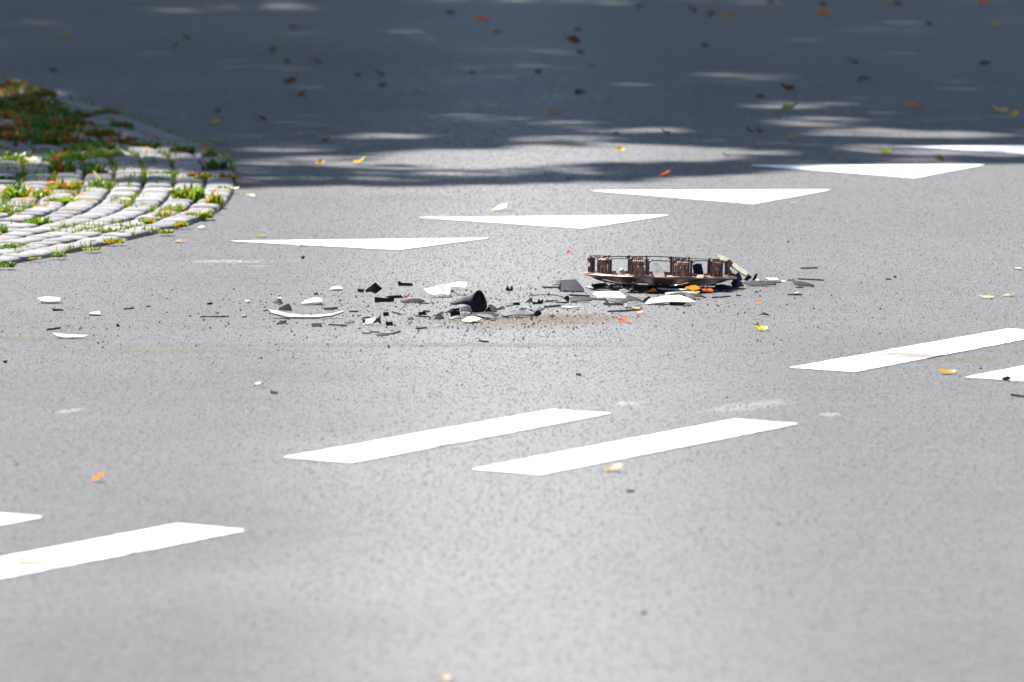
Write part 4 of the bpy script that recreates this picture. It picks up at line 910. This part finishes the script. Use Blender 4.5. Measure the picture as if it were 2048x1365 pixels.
# ------------------------------------------------------------------ unseen trees beyond the road, whose crowns hang over it
sdn = sd / sd.z
SPOTS = [(45, 197, 55, 6), (1210, 306, 230, 15), (1420, 306, 110, 10), (930, 316, 150, 14), (1000, 317, 170, 14), (830, 330, 120, 7), (620, 322, 130, 6), (1030, 342, 110, 6), (560, 300, 60, 4), (1130, 278, 60, 4), (1490, 155, 72, 6), (1610, 212, 75, 6),
         (1655, 243, 60, 6), (1735, 266, 55, 6), (1850, 268, 110, 5), (1800, 50, 70, 7), (1740, 62, 60, 6), (1890, 66, 80, 6), (540, 17, 60, 9), (370, 17, 35, 7), (900, 1, 110, 5), (1480, 4, 120, 6), (1150, 4, 100, 5), (2010, 6, 80, 6),
         (2030, 36, 40, 5), (2030, 64, 40, 4), (95, 183, 40, 3), (1030, 100, 40, 3), (780, 275, 60, 3), (300, 316, 90, 6), (60, 333, 50, 5), (230, 356, 60, 4), (330, 360, 60, 3), (1300, 262, 50, 3), (1830, 300, 120, 5), (1960, 303, 110, 7)]
sp = []  # gaps shaped into the unseen crowns so sun patches fall at these spots
for x, y, w, h in SPOTS:
    g = G(x, y); a = G(x, y - h); b_ = G(x, y + h); sp.append((g.x, g.y, w * g.y / F + .02, (a.y - b_.y) / 2 + .03))
edge = [(-40, 373), (480, 377), (1000, 372), (1250, 364), (1480, 348), (1620, 336), (1800, 326), (2060, 330)]
ex = [e[0] for e in edge]; ey = [e[1] for e in edge]
rs = np.random.RandomState(11)
NL = 110000
gx_ = rs.uniform(-4.5, 4.5, NL); gy_ = 27.5 + rs.rand(NL) ** .9 * 22
hh = 8.0 + rs.rand(NL) ** 1.3 * 4.5 + np.clip((gy_ - 34) * .12, 0, 2)
ok = np.ones(NL, bool)
for i in range(NL):
    D_ = gy_[i]; xp = 1024 + F * gx_[i] / D_; yp = HC * F / D_ - 850
    lim = float(np.interp(xp, ex, ey)) + 6 * noise.noise(Vector((gx_[i] * 5, gy_[i] * 1.5, 0)))
    if yp > lim - 3: ok[i] = False; continue
    for (sx_, sy_, rx, ry) in sp:
        e_ = ((gx_[i] - sx_) / (rx + .05)) ** 2 + ((gy_[i] - sy_) / (ry + .08)) ** 2
        if (rx > 1.3e9 or (ry > .34 and e_ < 1 and rs.rand() > .04)) or e_ < 1.9 and e_ + .9 * noise.noise(Vector((gx_[i] * 6, gy_[i] * 2.5, 9))) < 1.05 and rs.rand() > .10: ok[i] = False; break
    if ok[i] and noise.noise(Vector((gx_[i] * 1.6, gy_[i] * .9, 21))) > .30 and rs.rand() < .5: ok[i] = False
gx_, gy_, hh = gx_[ok], gy_[ok], hh[ok]
LX = gx_ + sdn.x * hh; LY = gy_ + sdn.y * hh
trees = [(-7.0, 47.5), (-4.6, 49.5), (-2.2, 48.0), (0.4, 50.5)]
TLAB = ['leftmost broadleaf tree beyond the road, its crown overhanging the asphalt', 'second broadleaf tree from the left beyond the road', 'third broadleaf tree from the left beyond the road', 'rightmost broadleaf tree beyond the road']
own = np.argmin(np.array([(LX - t[0]) ** 2 for t in trees]), axis=0)
def leafcloud(C, size, seed):
    q = np.random.RandomState(seed); n = len(C); d1 = q.randn(n, 3); d1[:, 2] *= .35; d1 /= np.linalg.norm(d1, axis=1)[:, None]
    d2 = np.cross(d1, q.randn(n, 3)); d2[:, 2] *= .4; d2 /= np.linalg.norm(d2, axis=1)[:, None]
    s_ = size * (.7 + .6 * q.rand(n))[:, None]
    V = np.stack([C - d1 * s_, C + d2 * s_ * .55, C + d1 * s_, C - d2 * s_ * .55], 1).reshape(-1, 3)
    return V
for k, (tx, ty) in enumerate(trees):
    root = link('broadleaf_tree', None); root.location = (tx, ty, 0); tag(root, TLAB[k], 'tree', 'trees beyond the road')
    C = np.c_[LX, LY, hh][own == k] - np.array([tx, ty, 0])
    up = np.random.RandomState(k).randn(5000, 3) * np.array([2.2, 2.4, 1.7]) + np.array([0, 0, 13.5])
    V = leafcloud(np.concatenate([C, up]), .108, k); n = len(V) // 4
    me = bpy.data.meshes.new('crown'); me.vertices.add(len(V)); me.vertices.foreach_set('co', V.ravel())
    me.loops.add(n * 4); me.loops.foreach_set('vertex_index', np.arange(n * 4)); me.polygons.add(n)
    me.polygons.foreach_set('loop_start', np.arange(0, n * 4, 4)); me.polygons.foreach_set('loop_total', np.full(n, 4)); me.update(calc_edges=True)
    tag(link('crown', me, root, [M['crown']]), kind='stuff')
    q = random.Random(k)
    def limb(p0, p1, r0, r1, name, par):
        v = []; f = []; n = 8; d = (p1 - p0)
        for i in range(9):
            t = i / 8; p = p0.lerp(p1, t) + Vector((noise.noise(p0 + Vector((t * 2, 0, k))), noise.noise(p0 + Vector((0, t * 2, k))), .0)) * .35 * t; r_ = r0 + (r1 - r0) * t
            a = d.cross(Vector((.3, .9, .1))).normalized(); b_ = a.cross(d).normalized()
            for j in range(n): v.append(p + (a * math.cos(j * .785) + b_ * math.sin(j * .785)) * r_)
        for i in range(8):
            for j in range(n): f.append((i * n + j, i * n + (j + 1) % n, i * n + n + (j + 1) % n, i * n + n + j))
        return link(name, mesh(name, v, f, True), par, [M['bark']])
    tr = limb(Vector((0, 0, -.1)), Vector((0, 0, 12)), .28, .1, 'trunk', root)
    for j in range(10):
        c = C[rnd.randrange(len(C))] if len(C) else (0, 0, 10); limb(Vector((0, 0, q.uniform(5, 9))), Vector((c[0], c[1], c[2] + .4)), .055, .012, 'limb', root)
